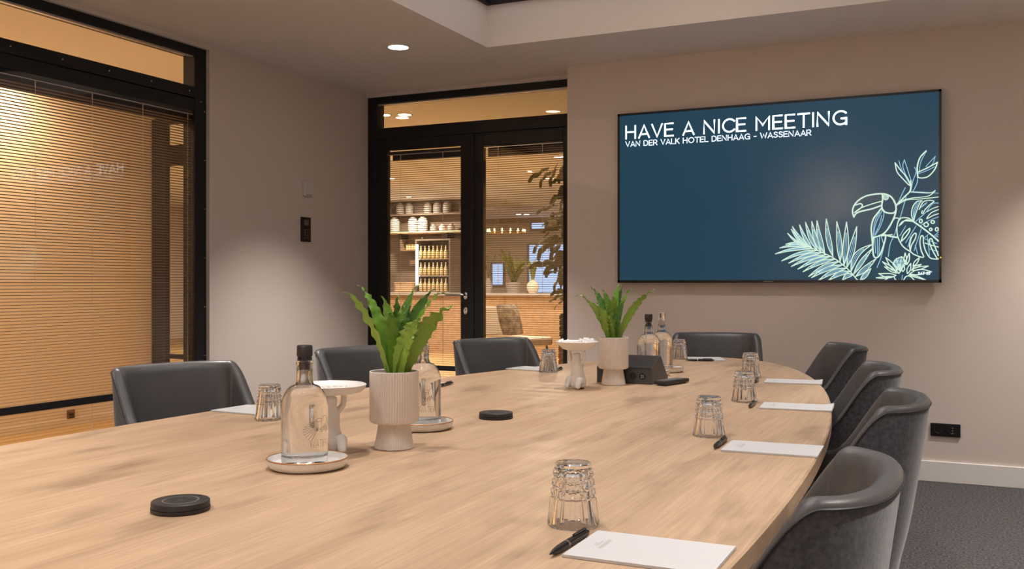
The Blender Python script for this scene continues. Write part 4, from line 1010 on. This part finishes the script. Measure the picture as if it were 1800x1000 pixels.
# bottle fridge with a light strip
fg = thing('bottle_fridge', 'open bottle fridge with bright light strip behind the bar', 'fridge', (-8.62, 15.25, .94))
MB().box(-.36, -.33, -.25, .3, 0, .95).build('side', M['barback'], fg); MB().box(.33, .36, -.25, .3, 0, .95).build('side', M['barback'], fg); MB().box(-.36, .36, .27, .3, 0, .95).build('back', M['barback'], fg); MB().box(-.36, .36, -.25, .3, .95, .98).build('top', M['barback'], fg)
for z in (.02, .30, .60): MB().box(-.33, .33, -.24, .27, z, z+.02).build('shelf', M['stone'], fg)
MB().box(-.335, -.295, -.275, -.245, .14, .88).build('light_strip', M['strip'], fg)
bo = None; bp_ = [(0, 0), (.030, 0), (.032, .02), (.032, .13), (.013, .17), (.012, .235), (0, .235)]
for zi, z in enumerate((.04, .32, .62)):
    for k in range(7):
        nm = 'bottle'
        if bo is None: bo = MB().lathe(bp_, 12).build(nm, M['bottlegold'], None, True); o = bo
        else: o = copy_of(bo)
        o.location = (-8.62-.25+.085*k, 15.02, .94+z)
        tag(o, 'small amber bottle standing in the lit bar fridge', 'bottle', 'bottles in the bar fridge')
tl = thing('till', 'small lit till screen at the end of the back bar', 'till', (-9.93, 15.2, .94)); MB().box(-.13, .13, -.02, .02, .32, .50, .004).build('housing', M['black'], tl); MB().box(-.11, .11, -.024, -.021, .335, .485).build('screen', M['laptop'], tl); MB().tube([(0, .02, 0), (0, .02, .33)], .02, 8).build('stand', M['black'], tl)
# far lobby windows with daylight and a beam
for k, (x0, x1, z0, z1) in enumerate([(-9.62, -8.45, .90, 2.05), (-10.62, -10.32, 1.08, 1.60), (-9.55, -9.2, 2.44, 2.60), (-8.3, -7.3, .90, 2.05)]):
    wn = struct_root('window_%d' % (k+2)); MB().box(x0, x1, 21.47, 21.49, z0, z1).build('pane', M['daylight'], wn)
    fm = MB(); fm.box(x0-.04, x0, 21.42, 21.5, z0-.04, z1+.04); fm.box(x1, x1+.04, 21.42, 21.5, z0-.04, z1+.04); fm.box(x0, x1, 21.42, 21.5, z1, z1+.04); fm.box(x0, x1, 21.42, 21.5, z0-.04, z0); fm.build('frame', M['grey'], wn)
struct('trim_1', MB().box(-12, -4, 17.6, 17.85, 2.34, 2.44), M['barback']); struct('trim_2', MB().box(-9.40, -9.2, 17.6, 17.8, 0, 2.34), M['grey'])
# ring chandelier
ch = thing('chandelier', 'gold ring chandelier with small bulbs over the lobby bar', 'chandelier', (-7.35, 15.4, 2.02))
MB().tube([(.33*cos(2*pi*k/28), .33*sin(2*pi*k/28), 0) for k in range(28)], .012, 6, closed=True).build('ring', M['brass'], ch, True)
for a in (0, 2.1, 4.2): MB().tube([(.33*cos(a), .33*sin(a), 0), (0, 0, .60)], .003, 5).build('wire', M['brass'], ch)
for k in range(14): MB().lathe([(0, .0), (.018, .02), (.012, .05), (0, .06)], 8, (.33*cos(2*pi*k/14), .33*sin(2*pi*k/14), .005)).build('bulb', M['flame'], ch, True)
# vase and plant on the counter
va = thing('vase', 'round pale vase with upright leaves on the bar counter', 'vase', (-6.17, 13.9, .965)); MB().lathe([(0, 0), (.06, 0), (.10, .07), (.09, .15), (.04, .20), (.045, .22), (0, .21)], 20).build('pot', M['lobchair'], va, True)
for k in range(5): leaf_mesh((0, 0, .2), (.09*cos(k*1.3), .09*sin(k*1.3), .50+.05*(k % 2)), .06, 0, (1, .3, 0), 2, 90+k).build('leaf', M['lobleaf'], va, True)
bu = thing('bushy_plant', 'bushy yellow-green plant on the bar counter', 'plant', (-6.55, 14.0, .965)); MB().lathe([(0, 0), (.10, 0), (.13, .18), (.11, .18), (0, .17)], 18).build('pot', M['grey'], bu, True)
for k in range(16):
    a = k*2.4; leaf_mesh((0, 0, .16), (.34*cos(a)*(.5+.5*(k % 3)/2), .3*sin(a), .45+.30*((k*7) % 5)/5), .10, .02, (cos(a+1.5), sin(a+1.5), .2), 1.5, 120+k).build('leaf', M['lobleaf'], bu, True)
gv = thing('vase', 'narrow grey vase with dry stems on the bar counter', 'vase', (-6.95, 13.9, .965)); MB().lathe([(0, 0), (.05, 0), (.07, .1), (.03, .22), (.035, .24), (0, .23)], 16).build('pot', M['grey'], gv, True)
for k in range(6): MB().tube([(0, 0, .22), (.05*cos(k), .05*sin(k), .45), (.13*cos(k), .13*sin(k), .62)], .008, 5).build('stem', M['bark'], gv)
# lounge chair with cushion
lc = thing('lounge_chair', 'cream lounge chair in the lobby behind the door glass', 'chair', (-4.74, 10.2, 0), radians(-18))
MB().box(-.26, .30, -.32, .32, .40, .50, .03).build('seat', M['lobchair'], lc)
bk = MB().box(-.05, .04, -.30, .30, 0, .36, .025).build('backrest', M['lobchair'], lc); bk.location = (-.28, 0, .50); bk.rotation_euler = (0, -.22, 0)
for sx in (-1, 1):
    for sy in (-1, 1): MB().tube([(.02+.22*sx, .26*sy, .42), (.02+.27*sx, .29*sy, 0)], .014, 8).build('leg', M['chairleg'], lc)
cu = thing('cushion', 'speckled brown cushion leaning on the cream lounge chair', 'cushion', (-4.74-.10*cos(radians(-18)), 10.2-.10*sin(radians(-18)), .70), radians(-18))
vs = []; fs = []; G = 10
for sgn in (-1, 1):
    for i in range(G+1):
        for j in range(G+1):
            u, v = i/G*2-1, j/G*2-1; th_ = .055*(1-u**4)*(1-v**4); vs.append((sgn*th_, .19*u*(1-.08*v*v), .19*v*(1-.08*u*u)))
for q_ in range(2):
    for i in range(G):
        for j in range(G): a = q_*(G+1)**2+i*(G+1)+j; fs.append((a, a+1, a+G+2, a+G+1))
cm = MB().add(vs, fs).build('cover', M['cushion'], cu, True); cm.rotation_euler = (0, -.3, 0)
# crates
c1 = thing('crate', 'brown slatted crate on the lobby floor', 'crate', (-4.13, 10.45, 0), radians(20))
for k in range(6): MB().box(-.16, .16, -.16, -.145, .02+.08*k, .08+.08*k).build('slat', M['crate'], c1); MB().box(-.16, -.145, -.145, .16, .02+.08*k, .08+.08*k).build('slat', M['crate'], c1)
MB().box(-.14, .16, -.14, .16, 0, .5).build('body', M['barback'], c1)
c2_ = thing('crate', 'black slatted crate stacked on the brown crate', 'crate', (-4.13, 10.45, .505), radians(20))
for k in range(4): MB().box(-.15, .15, -.15, -.138, .01+.065*k, .06+.065*k).build('slat', M['black'], c2_); MB().box(-.15, -.138, -.138, .15, .01+.065*k, .06+.065*k).build('slat', M['black'], c2_)
MB().box(-.135, .15, -.135, .15, 0, .27).build('body', M['blackmat'], c2_)
# tall lobby plant
tr = thing('lobby_tree', 'tall leafy indoor tree in the lobby beside the door', 'plant', (-3.22, 8.62, 0))
MB().lathe([(0, 0), (.17, 0), (.21, .40), (.18, .40), (0, .38)], 22).build('planter', M['grey'], tr, True)
for k in range(3): MB().tube(cr([(0, 0, .38), (.03*cos(k*2), .03*sin(k*2), 1.1), (-.10+.10*cos(k*2), .10*sin(k*2), 1.7), (-.14+.18*cos(k*2.1), .16*sin(k*2.1), 2.2)], 5), .013, 7).build('stem', M['bark'], tr)
l0 = leaf_mesh((0, 0, 0), (.20, 0, -.10), .085, .02, (0, 1, 0), 1.2, 300).build('leaf', M['lobleaf'], tr, True)
rt = random.Random(5); spots = []
for k in range(120):
    z = .95+1.33*rt.random(); r = .05+.20*rt.random()*(1.15 if z > 1.5 else .8); a = rt.uniform(0, 2*pi)
    spots.append((-.15+r*cos(a), r*sin(a)*1.0, z, a+rt.uniform(-.6, .6)))
for k, (x, y, z, a) in enumerate(spots):
    o = l0 if k == 0 else copy_of(l0, tr)
    o.location = (x, y, z); o.rotation_euler = (rt.uniform(-.5, .5), rt.uniform(-.3, .9), a); s_ = rt.uniform(.7, 1.15); o.scale = (s_, s_, s_)
